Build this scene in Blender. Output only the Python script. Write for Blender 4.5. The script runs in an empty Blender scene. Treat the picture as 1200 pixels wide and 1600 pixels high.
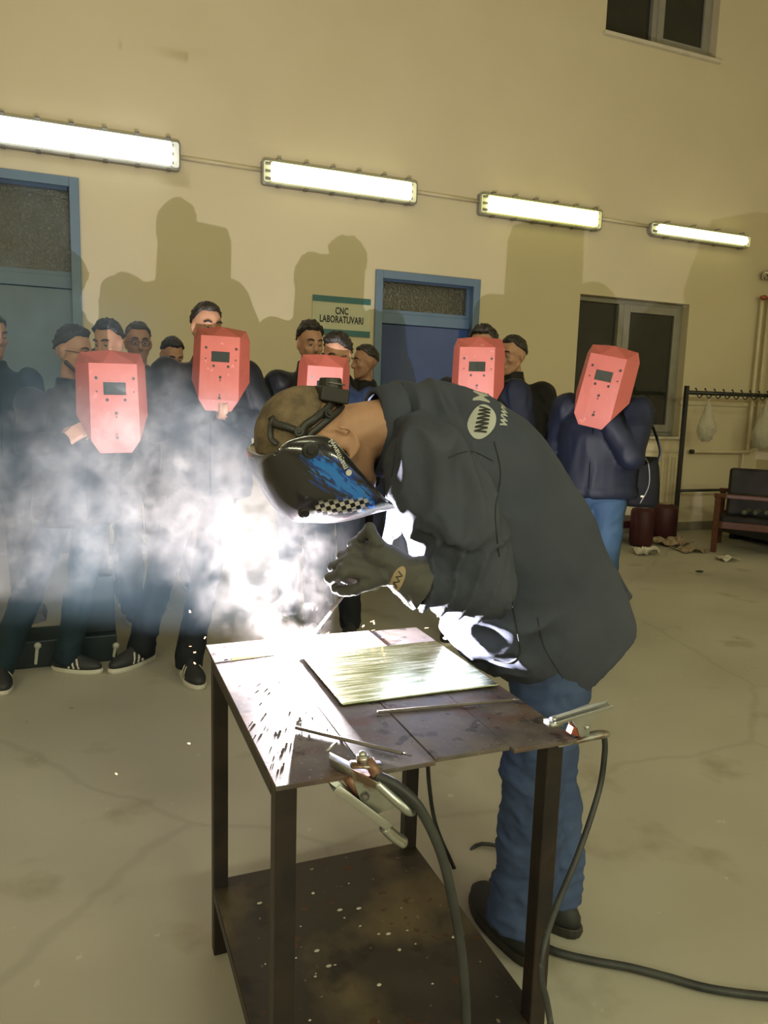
import bpy, bmesh, math, random
import numpy as np
from mathutils import Vector, Matrix, noise
from mathutils.bvhtree import BVHTree
R = math.radians
random.seed(7)
col = bpy.context.scene.collection
scn = bpy.context.scene

# ------------------------------------------------------------------ camera
CH = 1.4; F = 1170.0
def _basis(pitch, roll, yaw):
    f = Vector((math.sin(yaw)*math.cos(pitch), math.cos(yaw)*math.cos(pitch), -math.sin(pitch)))
    r0 = Vector((math.cos(yaw), -math.sin(yaw), 0)); u0 = r0.cross(f)
    c, s = math.cos(roll), math.sin(roll)
    return c*r0+s*u0, -s*r0+c*u0, f
CR, CU, CF = _basis(R(8.25), R(1.75), R(22))
CO = Vector((0, 0, CH))
cam = bpy.data.cameras.new('camera'); co = bpy.data.objects.new('camera', cam); col.objects.link(co)
co.matrix_world = Matrix(((CR.x, CU.x, -CF.x, 0), (CR.y, CU.y, -CF.y, 0), (CR.z, CU.z, -CF.z, CH), (0, 0, 0, 1)))
cam.sensor_fit = 'VERTICAL'; cam.sensor_height = 36.0; cam.lens = 36.0*F/1600; cam.clip_start = .05; cam.clip_end = 60
scn.camera = co
def ray(px, py): return CF + CR*((px-600)/F) - CU*((py-800)/F)
def P(px, py, ax, v):
    """world point of a photo pixel on the plane  axis == v"""
    d = ray(px, py); return CO + d*((v-CO[ax])/d[ax])
def PZ(px, py, z): return CO + ray(px, py)*z

# ------------------------------------------------------------------ world, lights, exposure
w = bpy.data.worlds.new('world'); scn.world = w; w.use_nodes = True
w.node_tree.nodes['Background'].inputs[0].default_value = (.9, .95, 1, 1)
w.node_tree.nodes['Background'].inputs[1].default_value = .02
vs = scn.view_settings; vs.view_transform = 'Standard'; vs.look = 'None'; vs.exposure = 0.0; vs.gamma = 1; vs.use_curve_mapping = False
cy = scn.cycles
cy.max_bounces = 7; cy.diffuse_bounces = 4; cy.glossy_bounces = 3; cy.transmission_bounces = 4; cy.volume_bounces = 0
cy.transparent_max_bounces = 12; cy.caustics_reflective = False; cy.caustics_refractive = False; cy.sample_clamp_indirect = 6.0
cy.volume_step_rate = 3.0; cy.adaptive_threshold = .03; cy.volume_max_steps = 256; cy.use_denoising = True
TOP = .793
ARC = P(478, 1006, 2, TOP+.014)
def lamp(name, kind, loc, energy, colr, size=.1, rot=None, size_y=None):
    l = bpy.data.lights.new(name, kind); l.energy = energy; l.color = colr
    if kind == 'AREA':
        l.size = size
        if size_y: l.shape = 'RECTANGLE'; l.size_y = size_y
    else: l.shadow_soft_size = size
    o = bpy.data.objects.new(name, l); col.objects.link(o); o.location = loc
    if rot: o.rotation_euler = rot
    return o
lamp('arc_light', 'POINT', ARC, 410, (1.0, .93, .97), .007)
# the hall's other lamps, all behind and above the frame: tube rows on the opposite wall and under the ceiling
for lx in (-3.0, 1.2, 5.4):
    lamp('opposite_wall_lamp', 'AREA', (lx, -4.35, 3.7), 95, (1.0, 1.0, .66), 1.6, (R(58), 0, 0), .3)
    lamp('ceiling_lamp', 'AREA', (lx, -1.0, 6.3), 34, (1.0, 1.0, .66), 1.6, (0, 0, 0), .3)

# ------------------------------------------------------------------ materials
MATS = {}
def mat(name, c1, c2=None, rough=.6, metal=0, nscale=6, detail=6, bump=0, bscale=60, bdist=.002, spec=.5, fac=(.35, .65),
        stretch=(1, 1, 1), extra=None, emit=None, coat=0, rough2=None):
    if name in MATS: return MATS[name]
    m = bpy.data.materials.new(name); m.use_nodes = True; nt = m.node_tree; N = nt.nodes; L = nt.links
    b = N['Principled BSDF']; b.inputs['Roughness'].default_value = rough; b.inputs['Metallic'].default_value = metal
    b.inputs['Specular IOR Level'].default_value = spec; b.inputs['Coat Weight'].default_value = coat
    c1 = tuple(c1)+(1,); c2 = tuple(c2)+(1,) if c2 else tuple(x*.8 for x in c1[:3])+(1,)
    tc = N.new('ShaderNodeTexCoord'); mp = N.new('ShaderNodeMapping'); mp.inputs['Scale'].default_value = stretch
    L.new(tc.outputs['Object'], mp.inputs[0])
    n = N.new('ShaderNodeTexNoise'); n.inputs['Scale'].default_value = nscale; n.inputs['Detail'].default_value = detail
    L.new(mp.outputs[0], n.inputs['Vector'])
    r = N.new('ShaderNodeValToRGB'); r.color_ramp.elements[0].position = fac[0]; r.color_ramp.elements[1].position = fac[1]
    r.color_ramp.elements[0].color = c1; r.color_ramp.elements[1].color = c2
    L.new(n.outputs['Fac'], r.inputs[0]); L.new(r.outputs[0], b.inputs['Base Color'])
    if rough2 is not None:
        mr = N.new('ShaderNodeMapRange'); mr.inputs['To Min'].default_value = rough; mr.inputs['To Max'].default_value = rough2
        mr.inputs['From Min'].default_value = .35; mr.inputs['From Max'].default_value = .65
        L.new(n.outputs['Fac'], mr.inputs['Value']); L.new(mr.outputs[0], b.inputs['Roughness'])
    if bump:
        n2 = N.new('ShaderNodeTexNoise'); n2.inputs['Scale'].default_value = bscale; n2.inputs['Detail'].default_value = 4
        L.new(mp.outputs[0], n2.inputs['Vector'])
        bp = N.new('ShaderNodeBump'); bp.inputs['Strength'].default_value = bump; bp.inputs['Distance'].default_value = bdist
        L.new(n2.outputs['Fac'], bp.inputs['Height']); L.new(bp.outputs[0], b.inputs['Normal'])
    if emit:
        b.inputs['Emission Color'].default_value = tuple(emit[0])+(1,); b.inputs['Emission Strength'].default_value = emit[1]
    if extra: extra(nt, b, r, n, tc, mp)
    MATS[name] = m; return m

def ex_spots(scale, thr, c, mixc=1.0, soft=.04, dist=None):
    """adds blotches of a second colour over the base colour"""
    def f(nt, b, r, n, tc, mp):
        N = nt.nodes; L = nt.links
        s = N.new('ShaderNodeTexNoise'); s.inputs['Scale'].default_value = scale; s.inputs['Detail'].default_value = 5
        L.new(mp.outputs[0], s.inputs['Vector'])
        q = N.new('ShaderNodeMapRange'); q.inputs['From Min'].default_value = thr; q.inputs['From Max'].default_value = thr+soft
        q.inputs['To Max'].default_value = mixc
        L.new(s.outputs['Fac'], q.inputs['Value'])
        src = b.inputs['Base Color'].links[0].from_socket
        mx = N.new('ShaderNodeMix'); mx.data_type = 'RGBA'; L.new(q.outputs[0], mx.inputs[0]); L.new(src, mx.inputs[6]); mx.inputs[7].default_value = tuple(c)+(1,)
        L.new(mx.outputs[2], b.inputs['Base Color'])
    return f
def ex_many(*fs):
    def f(*a):
        for g in fs: g(*a)
    return f
def ex_cracks(nt, b, r, n, tc, mp):
    """a few long thin cracks and small scuffs in the concrete"""
    N = nt.nodes; L = nt.links
    wn = N.new('ShaderNodeTexNoise'); wn.inputs['Scale'].default_value = 1.7; wn.inputs['Detail'].default_value = 5
    L.new(tc.outputs['Object'], wn.inputs['Vector'])
    ad = N.new('ShaderNodeMix'); ad.data_type = 'VECTOR'; ad.inputs[0].default_value = .22
    L.new(tc.outputs['Object'], ad.inputs[4]); L.new(wn.outputs['Color'], ad.inputs[5])
    v = N.new('ShaderNodeTexVoronoi'); v.feature = 'DISTANCE_TO_EDGE'; v.inputs['Scale'].default_value = .38; L.new(ad.outputs[1], v.inputs['Vector'])
    q = N.new('ShaderNodeMapRange'); q.inputs['From Min'].default_value = .0015; q.inputs['From Max'].default_value = .0055
    q.inputs['To Min'].default_value = .15; q.inputs['To Max'].default_value = 0
    L.new(v.outputs['Distance'], q.inputs['Value'])
    src = b.inputs['Base Color'].links[0].from_socket
    mx = N.new('ShaderNodeMix'); mx.data_type = 'RGBA'; L.new(q.outputs[0], mx.inputs[0]); L.new(src, mx.inputs[6]); mx.inputs[7].default_value = (.10, .09, .065, 1)
    L.new(mx.outputs[2], b.inputs['Base Color'])

M = dict(
 wall=mat('wall_paint', (.63, .555, .39), (.60, .525, .36), rough=.55, nscale=1.2, bump=.25, bscale=35, bdist=.002),
 white=mat('off_white_trim', (.62, .58, .46), (.55, .5, .4), rough=.4),
 floor=mat('concrete_floor', (.45, .43, .36), (.365, .345, .285), rough=.55, nscale=1.1, detail=9, bump=.2, bscale=25, bdist=.002, fac=(.3, .7), rough2=.38,
           extra=ex_many(ex_spots(3.1, .60, (.24, .21, .14), .5, .1), ex_spots(17, .70, (.52, .50, .42), .8, .02), ex_spots(9, .73, (.14, .12, .09), .7, .02), ex_cracks)),
 bluepaint=mat('blue_grey_frame_paint', (.12, .19, .29), (.105, .17, .265), rough=.42, nscale=5),
 bluedoor=mat('blue_door_panel', (.04, .075, .21), (.036, .068, .19), rough=.10, nscale=3, coat=.3),
 dullblue=mat('hazed_blue_door_panel', (.11, .165, .22), (.095, .145, .195), rough=.4, nscale=3),  # leaf colour raised to carry the blue-grey haze in front of it
 texglass=mat('patterned_glass', (.045, .045, .032), (.11, .10, .07), rough=.12, nscale=45, detail=3, bump=.9, bscale=55, bdist=.01, fac=(.5, .72), spec=.8),
 darkglass=mat('night_window_glass', (.022, .024, .018), (.035, .038, .03), rough=.06, nscale=1.5, spec=.45),
 alu=mat('grey_window_frame', (.30, .29, .25), (.26, .25, .215), rough=.4, metal=.15),
 pipe=mat('cream_painted_pipe', (.62, .55, .38), (.55, .48, .33), rough=.35),
 chrome=mat('chrome', (.8, .8, .78), (.6, .6, .58), rough=.15, metal=1),
 blackmetal=mat('black_painted_steel', (.012, .014, .016), (.02, .02, .02), rough=.35, metal=.1),
 legsteel=mat('dark_angle_iron', (.022, .02, .024), (.045, .033, .028), rough=.45, metal=.5, nscale=9, bump=.3, bscale=40),
 topsteel=mat('scorched_steel_plate', (.075, .066, .068), (.15, .128, .115), rough=.5, metal=0, spec=.15, nscale=11, detail=10, bump=.15, bscale=60, bdist=.0008, rough2=.6,
              extra=ex_many(ex_spots(9, .53, (.10, .045, .026), .6, .10), ex_spots(24, .58, (.028, .024, .024), .75, .06), ex_spots(120, .64, (.22, .20, .19), .6, .03))),
 shelfsteel=mat('stained_shelf_plate', (.040, .035, .031), (.066, .055, .046), rough=.33, metal=.45, nscale=3.5, detail=8, bump=.4, bscale=50, bdist=.001, rough2=.55,
              extra=ex_many(ex_spots(3.2, .52, (.22, .175, .09), .7, .16), ex_spots(30, .64, (.10, .045, .022), .8, .03), ex_spots(9, .60, (.02, .018, .016), .6, .08), ex_spots(40, .70, (.3, .26, .18), .8, .02))),
 galv=mat('brushed_sheet_steel', (.27, .31, .15), (.60, .63, .48), rough=.20, metal=1, nscale=9, detail=8, stretch=(1, 14, 1), bump=.35, bscale=16, bdist=.0006, fac=(.4, .6), rough2=.30),  # yellow-green reflection of lamps and wall tinted into the brushed streaks
 rod=mat('grey_flux_rod', (.16, .14, .125), (.11, .095, .085), rough=.6, nscale=30),
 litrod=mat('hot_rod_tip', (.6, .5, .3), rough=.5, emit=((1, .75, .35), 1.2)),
 zinc=mat('zinc_plated_steel', (.46, .47, .46), (.34, .36, .35), rough=.28, metal=.9, nscale=14, bump=.2, bscale=60, rough2=.4, extra=ex_spots(11, .62, (.20, .11, .07), .8, .05)),
 rust=mat('rusty_brown_steel', (.17, .075, .05), (.28, .17, .12), rough=.5, metal=.5, nscale=60),
 copper=mat('copper_braid', (.42, .12, .07), (.30, .09, .06), rough=.4, metal=.6, nscale=80),
 rubber=mat('black_cable_rubber', (.018, .02, .024), (.04, .045, .045), rough=.5, nscale=12, extra=ex_spots(30, .66, (.12, .11, .09), .6, .04)),
 wood=mat('reddish_brown_wood', (.10, .035, .017), (.07, .024, .011), rough=.4, nscale=4, stretch=(1, 8, 8), spec=.3),
 vinyl=mat('worn_black_vinyl', (.010, .009, .009), (.024, .021, .018), rough=.6, spec=.2, nscale=6, bump=.4, bscale=20),
 maroon=mat('maroon_leatherette', (.055, .014, .018), (.038, .009, .012), rough=.5, spec=.3, nscale=6, bump=.3, bscale=30),
 plastic=mat('thin_white_plastic', (.72, .70, .62), (.5, .48, .42), rough=.3, nscale=20, bump=.8, bscale=30, bdist=.01),
 paper=mat('torn_cardboard', (.34, .26, .17), (.24, .18, .12), rough=.8, nscale=9),
 paperw=mat('crumpled_white_paper', (.6, .57, .5), (.45, .42, .36), rough=.8, nscale=9),
 teal=mat('teal_sign_band', (.004, .12, .13), (.004, .10, .11), rough=.4),
 signw=mat('cream_sign_board', (.55, .55, .40), (.52, .52, .38), rough=.5),
 black=mat('black_print', (.008, .008, .009), rough=.5),
 slag=mat('slag_crumbs', (.010, .009, .009), (.04, .037, .034), rough=.5, metal=0, nscale=50),
 spark=mat('glowing_sparks', (1, .5, .2), rough=.5, emit=((1, .55, .25), 5)),
 arcm=mat('white_hot_arc', (1, 1, 1), rough=.5, emit=((.85, .92, 1), 60)),
 tank=mat('dark_blue_steel', (.014, .022, .028), (.02, .03, .035), rough=.4, metal=.3),
 greyst=mat('grey_bare_steel', (.20, .19, .18), (.13, .12, .12), rough=.45, metal=.4),
 tapew=mat('white_latch_paint', (.6, .6, .5), rough=.4),
)

# ------------------------------------------------------------------ mesh builder
class MB:
    def __init__(s): s.v = []; s.f = []
    def add(s, vs, fs):
        k = len(s.v); s.v += [Vector(v) for v in vs]; s.f += [tuple(i+k for i in f) for f in fs]; return s
    def box(s, a, b, mtx=None):
        x0, y0, z0 = a; x1, y1, z1 = b
        v = [(x0,y0,z0),(x1,y0,z0),(x1,y1,z0),(x0,y1,z0),(x0,y0,z1),(x1,y0,z1),(x1,y1,z1),(x0,y1,z1)]
        if mtx is not None: v = [mtx @ Vector(p) for p in v]
        return s.add(v, [(3,2,1,0),(4,5,6,7),(0,1,5,4),(1,2,6,5),(2,3,7,6),(3,0,4,7)])
    def rings(s, rs, cap=True, closed=False):
        n = len(rs[0]); k = len(s.v)
        for r in rs: s.v += [Vector(p) for p in r]
        m = len(rs)
        for i in range(m if closed else m-1):
            a, b = k+i*n, k+((i+1) % m)*n
            for j in range(n): s.f.append((a+j, a+(j+1) % n, b+(j+1) % n, b+j))
        if cap and not closed:
            s.f.append(tuple(k+j for j in reversed(range(n)))); s.f.append(tuple(k+(m-1)*n+j for j in range(n)))
        return s
    def tube(s, pts, rad, n=10, cap=True, flat=1.0, up=None):
        pts = [Vector(p) for p in pts]; rs = []; ref = None
        for i, p in enumerate(pts):
            t = (pts[min(i+1, len(pts)-1)]-pts[max(i-1, 0)]).normalized()
            if ref is None:
                ref = Vector(up) if up else (Vector((0, 0, 1)) if abs(t.z) < .9 else Vector((1, 0, 0)))
            a = t.cross(ref).normalized(); b = a.cross(t).normalized(); ref = b
            r = rad[i] if hasattr(rad, '__len__') else rad
            rs.append([p + a*(math.cos(2*math.pi*j/n)*r) + b*(math.sin(2*math.pi*j/n)*r*flat) for j in range(n)])
        return s.rings(rs, cap)
    def cap(s, p0, r0, p1, r1, n=14, e=1.0, up=None):
        """tapered capsule with round ends"""
        p0, p1 = Vector(p0), Vector(p1); d = p1-p0; L = d.length
        t = d/L if L > 1e-6 else Vector((0, 0, 1))
        pts = []; rad = []
        for k in range(5, 0, -1):
            a = k/5*math.pi/2*.96; pts.append(p0-t*r0*math.sin(a)); rad.append(r0*math.cos(a))
        pts.append(p0); rad.append(r0); pts.append(p0.lerp(p1, .5)); rad.append((r0+r1)/2); pts.append(p1); rad.append(r1)
        for k in range(1, 6):
            a = k/5*math.pi/2*.96; pts.append(p1+t*r1*math.sin(a)); rad.append(r1*math.cos(a))
        return s.tube(pts, rad, n, True, e, up)
    def ell(s, c, r, mtx=None, nu=20, nv=12):
        c = Vector(c); rs = []
        for i in range(1, nv):
            th = math.pi*i/nv; rr = []
            for j in range(nu):
                ph = 2*math.pi*j/nu
                q = Vector((r[0]*math.sin(th)*math.cos(ph), r[1]*math.sin(th)*math.sin(ph), -r[2]*math.cos(th)))
                rr.append(c + (mtx @ q if mtx is not None else q))
            rs.append(rr)
        k = len(s.v); s.rings(rs, False); n = nu
        b = len(s.v); q0 = Vector((0, 0, -r[2])); q1 = Vector((0, 0, r[2]))
        if mtx is not None: q0 = mtx @ q0; q1 = mtx @ q1
        s.v += [c+q0, c+q1]
        for j in range(n):
            s.f.append((b, k+(j+1) % n, k+j)); s.f.append((b+1, k+(nv-2)*n+j, k+(nv-2)*n+(j+1) % n))
        return s
    def prism(s, poly, d):
        """closed outline (list of 3D points) pushed along d"""
        n = len(poly); d = Vector(d); poly = [Vector(p) for p in poly]
        return s.add(poly+[p+d for p in poly], [tuple(reversed(range(n))), tuple(range(n, 2*n))]+[(j, (j+1) % n, n+(j+1) % n, n+j) for j in range(n)])
    def mesh(s, name='m'):
        me = bpy.data.meshes.new(name); me.from_pydata([tuple(v) for v in s.v], [], s.f); me.validate(); me.update()
        bm = bmesh.new(); bm.from_mesh(me); bmesh.ops.recalc_face_normals(bm, faces=bm.faces); bm.to_mesh(me); bm.free()
        return me
    def build(s, name, m, parent=None, smooth=False, bevel=0, local=None):
        me = s.mesh(name)
        return link(name, me, m, parent, smooth, bevel)
def link(name, me, m, parent=None, smooth=False, bevel=0):
    o = bpy.data.objects.new(name, me); col.objects.link(o)
    if m: me.materials.append(m if not isinstance(m, str) else M[m])
    if smooth: me.shade_smooth()
    if bevel:
        b = o.modifiers.new('bevel', 'BEVEL'); b.width = bevel; b.segments = 2; b.limit_method = 'ANGLE'; b.angle_limit = R(40)
    if parent is not None:
        o.parent = parent; o.matrix_parent_inverse = parent.matrix_world.inverted() if parent.parent is None else Matrix()
    return o
def root(name, loc, label, cat, group=None):
    o = bpy.data.objects.new(name, None); col.objects.link(o); o.location = loc; o.matrix_world = Matrix.Translation(Vector(loc)); o.empty_display_size = .1
    return tag(o, label, cat, group)
def tag(o, label, cat, group=None, kind=None):
    if label: o['label'] = label
    if cat: o['category'] = cat
    if group: o['group'] = group
    if kind: o['kind'] = kind
    return o
def struct(o): o['kind'] = 'structure'; return o
def evalmesh(me, mods):
    o = bpy.data.objects.new('tmp', me); col.objects.link(o)
    for t, kw in mods:
        md = o.modifiers.new(t, t)
        for k, v in kw.items(): setattr(md, k, v)
    dg = bpy.context.evaluated_depsgraph_get(); dg.update()
    out = bpy.data.meshes.new_from_object(o.evaluated_get(dg)); bpy.data.objects.remove(o); bpy.data.meshes.remove(me)
    return out
def remesh(mb, voxel, smooth=4, fac=.5):
    me = mb.mesh('r')
    return evalmesh(me, [('REMESH', dict(mode='VOXEL', voxel_size=voxel)), ('SMOOTH', dict(iterations=smooth, factor=fac))])
def spline(pts, n=8, closed=False):
    pts = [Vector(p) for p in pts]; out = []; m = len(pts)
    rng = m if closed else m-1
    for i in range(rng):
        if closed: a, b, c, d = pts[i-1], pts[i], pts[(i+1) % m], pts[(i+2) % m]
        else: a, b, c, d = pts[max(i-1, 0)], pts[i], pts[i+1], pts[min(i+2, m-1)]
        for k in range(n):
            t = k/n; out.append(.5*((2*b)+(c-a)*t+(2*a-5*b+4*c-d)*t*t+(3*b-a-3*c+d)*t**3))
    if not closed: out.append(pts[-1])
    return out
def textmesh(s, size, sx=1.0, bold=.0, spacing=1.0, depth=.001):
    c = bpy.data.curves.new('t', 'FONT'); c.body = s; c.size = size; c.offset = bold; c.space_character = spacing; c.align_x = 'CENTER'; c.align_y = 'CENTER'; c.extrude = depth; c.space_line = .95; c.resolution_u = 3
    o = bpy.data.objects.new('t', c); col.objects.link(o)
    dg = bpy.context.evaluated_depsgraph_get(); dg.update()
    me = bpy.data.meshes.new_from_object(o.evaluated_get(dg)); bpy.data.objects.remove(o)
    for v in me.vertices: v.co.x *= sx
    return me
# ------------------------------------------------------------------ room shell
W = 6.9032
XL, XR, YB, ZC = -5.0, 7.75, -4.5, 6.6
struct(MB().box((XL-.1, YB-.1, -.1), (XR+.1, W+.3, 0)).build('floor', 'floor'))
struct(MB().box((XL-.1, YB-.1, ZC), (XR+.1, W+.3, ZC+.1)).build('ceiling', 'wall'))
struct(MB().box((XL-.1, YB, 0), (XL, W+.25, ZC)).build('wall_left', 'wall'))
struct(MB().box((XR, YB, 0), (XR+.1, W+.25, ZC)).build('wall_right', 'wall'))
struct(MB().box((XL, YB-.1, 0), (XR, YB, ZC)).build('wall_front', 'wall'))
def wp(px, py): p = P(px, py, 1, W); return p.x, p.z
d1r, d1t = wp(121, 281); d1l = -1.55
d2l, d2t = wp(588, 423); d2r = wp(748, 440)[0]
w1l, w1t = wp(907, 459); w1r = wp(1078, 472)[0]; w1b = wp(1060, 682)[1]
w2l, w2b = wp(946, 50); w2r = wp(1118, 92)[0]; w2t = w2b+1.25
holes = [(d1l, d1r, 0, d1t), (d2l, d2r, 0, d2t), (w1l, w1r, w1b, w1t), (w2l, w2r, w2b, w2t)]
xs = sorted({XL, XR} | {h[0] for h in holes} | {h[1] for h in holes}); zs = sorted({0, ZC} | {h[2] for h in holes} | {h[3] for h in holes})
mb = MB()
for i in range(len(xs)-1):
    for j in range(len(zs)-1):
        cx, cz = (xs[i]+xs[i+1])/2, (zs[j]+zs[j+1])/2
        if not any(h[0] < cx < h[1] and h[2] < cz < h[3] for h in holes): mb.box((xs[i], W, zs[j]), (xs[i+1], W+.25, zs[j+1]))
me = mb.mesh('wall_back'); bm = bmesh.new(); bm.from_mesh(me); bmesh.ops.remove_doubles(bm, verts=bm.verts, dist=1e-5)
seen = {}
for f in bm.faces: seen.setdefault(tuple(sorted(v.index for v in f.verts)), []).append(f)
bmesh.ops.delete(bm, geom=[f for fs in seen.values() if len(fs) > 1 for f in fs], context='FACES'); bm.to_mesh(me); bm.free()
struct(link('wall_back', me, 'wall'))
for k, (a, b) in enumerate(((XL, d1l-.0), (d1r, d2l), (d2r, XR))):
    struct(MB().box((a+.01, W-.015, 0), (b-.01, W+.001, .10)).build('baseboard_back', mat('grey_baseboard', (.22, .20, .15), (.18, .16, .12), rough=.6)))

def frame(mb, x0, x1, z0, z1, t, y0, y1, bottom=True):
    mb.box((x0, y0, z0), (x0+t, y1, z1)); mb.box((x1-t, y0, z0), (x1, y1, z1)); mb.box((x0+t, y0, z1-t), (x1-t, y1, z1))
    if bottom: mb.box((x0+t, y0, z0), (x1-t, y1, z0+t))
    return mb
def door(name, x0, x1, zt, tz, th, leafm, n):
    """steel door frame standing a little proud of the wall, deep reveal, patterned transom light"""
    e = bpy.data.objects.new(name, None); col.objects.link(e); e['kind'] = 'structure'
    ft = .075
    frame(MB(), x0-.01, x1+.01, 0, zt+.01, ft, W-.03, W+.0, False).build('door_frame', 'bluepaint', e, bevel=.004)
    frame(MB(), x0, x1, 0, zt, .03, W, W+.2, False).build('door_lining', 'bluepaint', e)
    MB().box((x0+.03, W+.10, tz-th), (x1-.03, W+.18, tz)).build('transom_bar', 'bluepaint', e, bevel=.004)
    frame(MB(), x0+.03, x1-.03, tz, zt-.03, .035, W+.12, W+.17).build('transom_frame', 'bluepaint', e)
    MB().box((x0+.06, W+.14, tz+.03), (x1-.06, W+.15, zt-.06)).build('transom_pane', 'texglass', e)
    leaf = MB().box((x0+.035, W+.12, .01), (x1-.035, W+.165, tz-th-.006)).build('door_leaf', leafm, e, bevel=.003)
    hx = x0+.12 if n == 2 else x1-.12
    MB().cap((hx, W+.075, 1.02), .009, (hx+.11*(1 if n == 2 else -1), W+.075, 1.02), .009).cap((hx, W+.12, 1.02), .011, (hx, W+.075, 1.02), .010).box((hx-.02, W+.112, .93), (hx+.02, W+.121, 1.12)).build('door_handle', 'chrome', leaf, True)
    return e
t1z, t1b = wp(107, 425)[1], wp(107, 440)[1]
door('door_1', d1l, d1r, d1t, t1z-.02, .10, 'dullblue', 1)
t2z, t2b = wp(596, 481)[1], wp(596, 492)[1]
d2 = door('door_2', d2l, d2r, d2t, t2z-.03, .10, 'bluedoor', 2)
def window(name, x0, x1, z0, z1, split, sill=True):
    e = bpy.data.objects.new(name, None); col.objects.link(e); e['kind'] = 'structure'
    yb = W+.10
    frame(MB(), x0, x1, z0, z1, .05, yb, yb+.09).build('window_frame', 'alu', e, bevel=.003)
    xm = x0+(x1-x0)*split
    MB().box((xm-.035, yb-.008, z0+.05), (xm+.035, yb+.08, z1-.05)).build('window_mullion', 'alu', e, bevel=.003)
    MB().box((x0+.05, yb+.04, z0+.05), (xm-.035, yb+.05, z1-.05)).build('window_pane', 'darkglass', e)
    s = frame(MB(), xm+.03, x1-.045, z0+.045, z1-.045, .085, yb-.02, yb+.05).build('window_sash', 'alu', e, bevel=.004)
    MB().box((xm+.11, yb+.005, z0+.13), (x1-.13, yb+.015, z1-.13)).build('window_pane', 'darkglass', s)
    MB().box((x0-.03, W-.05, z0-.035), (x1+.05, W+.11, z0)).build('window_sill', 'white', e, bevel=.006)
window('window_1', w1l, w1r, w1b, w1t, .42)
window('window_2', w2l, w2r, w2b, w2t, .47)
# conduits between lamps
lz = wp(281, 247)[1]
LX = []
for a, b in (((None), (281, 247)), ((407, 268), (648, 304)), ((745, 320), (935, 346)), ((1010, 359), (1166, 379))):
    xr = wp(*b)[0]; xl = wp(*a)[0] if a else xr-1.49
    LX.append((xl, xr))
def rrect(x0, x1, z0, z1, y, r, n=6):
    out = []
    for cx, cz, a0 in ((x1-r, z1-r, 0), (x0+r, z1-r, 90), (x0+r, z0+r, 180), (x1-r, z0+r, 270)):
        for k in range(n+1):
            a = R(a0+90*k/n); out.append((cx+r*math.cos(a), y, cz+r*math.sin(a)))
    return out
lampspec = [((.95, 1, .92), 4.2, .24, .03), ((1, 1, .50), 3.6, .215, .03), ((1, 1, .27), 3.2, .21, .03), ((1, .98, .40), 3.2, .15, .072)]
llab = ['white tube light fixture, longest and brightest, above the dark blue grey door', 'tube light fixture above the white and teal laboratory sign', 'tube light fixture with green yellow glow, right of the blue door', 'small round ended tube light fixture above the aluminium window']
for i, ((xl, xr), (c, st, h, rr)) in enumerate(zip(LX, lampspec)):
    z = wp(*((281, 247), (528, 287), (840, 333), (1088, 369))[i])[1]
    e = root('wall_light', ((xl+xr)/2, W, z), llab[i], 'light fixture', 'tube lights along the back wall')
    z0, z1 = z-h/2, z+h/2
    MB().rings([rrect(xl, xr, z0, z1, W, rr), rrect(xl, xr, z0, z1, W-.06, rr), rrect(xl+.012, xr-.012, z0+.012, z1-.012, W-.066, rr*.8)]).build('housing', 'alu', e)
    g = MB().rings([rrect(xl+.075, xr-.075, z0+.03, z1-.03, W-.06, rr*.5), rrect(xl+.075, xr-.075, z0+.03, z1-.03, W-.10, rr*.5), rrect(xl+.09, xr-.09, z0+.045, z1-.045, W-.115, rr*.4)])
    dm = mat('lit_diffuser_%d' % i, (.9, .9, .85), rough=.4, emit=(c, st))
    g.build('diffuser', dm, e)
    em = mat('lit_end_%d' % i, (.6, .6, .5), rough=.4, emit=(c, st*.10))
    for s in (0, 1):
        x0, x1 = (xl+.015, xl+.072) if s == 0 else (xr-.072, xr-.015)
        MB().rings([rrect(x0, x1, z0+.02, z1-.02, W-.066, .02), rrect(x0, x1, z0+.02, z1-.02, W-.072, .02)]).build('end_panel', em, e)
        for k in range(3 if h > .16 else 2):
            n_ = 3 if h > .16 else 2; zc = z0+h*(k+.75)/(n_+.5)
            xc = (x0+x1)/2
            MB().tube([(xc-.018, W-.085, zc), (xc+.03*(1 if s == 0 else -1), W-.085, zc)], .012).build('tube_cap', 'alu', e)
    nc = 6 if i < 3 else 4
    for k in range(nc):
        xx = xl+(xr-xl)*(k+.6)/nc
        for zz in (z0-.004, z1+.004):
            MB().box((xx-.018, W-.09, zz-.008), (xx+.018, W-.03, zz+.008)).build('clip', 'greyst', e)
for k in range(3):
    x0, x1 = LX[k][1], LX[k+1][0]; c = MB()
    c.tube([(x0, W-.02, lz), (x1, W-.02, lz-.005)], .017)
    o = c.build('conduit', 'pipe', None, True)
    tag(o, ['cream conduit between first and second tube lights, above black haired crowd', 'cream conduit on wall between the second and third tube lights', 'cream conduit joining the third and fourth tube lights, left of small round ended one'][k], 'conduit', 'conduits between the tube lights')
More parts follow.
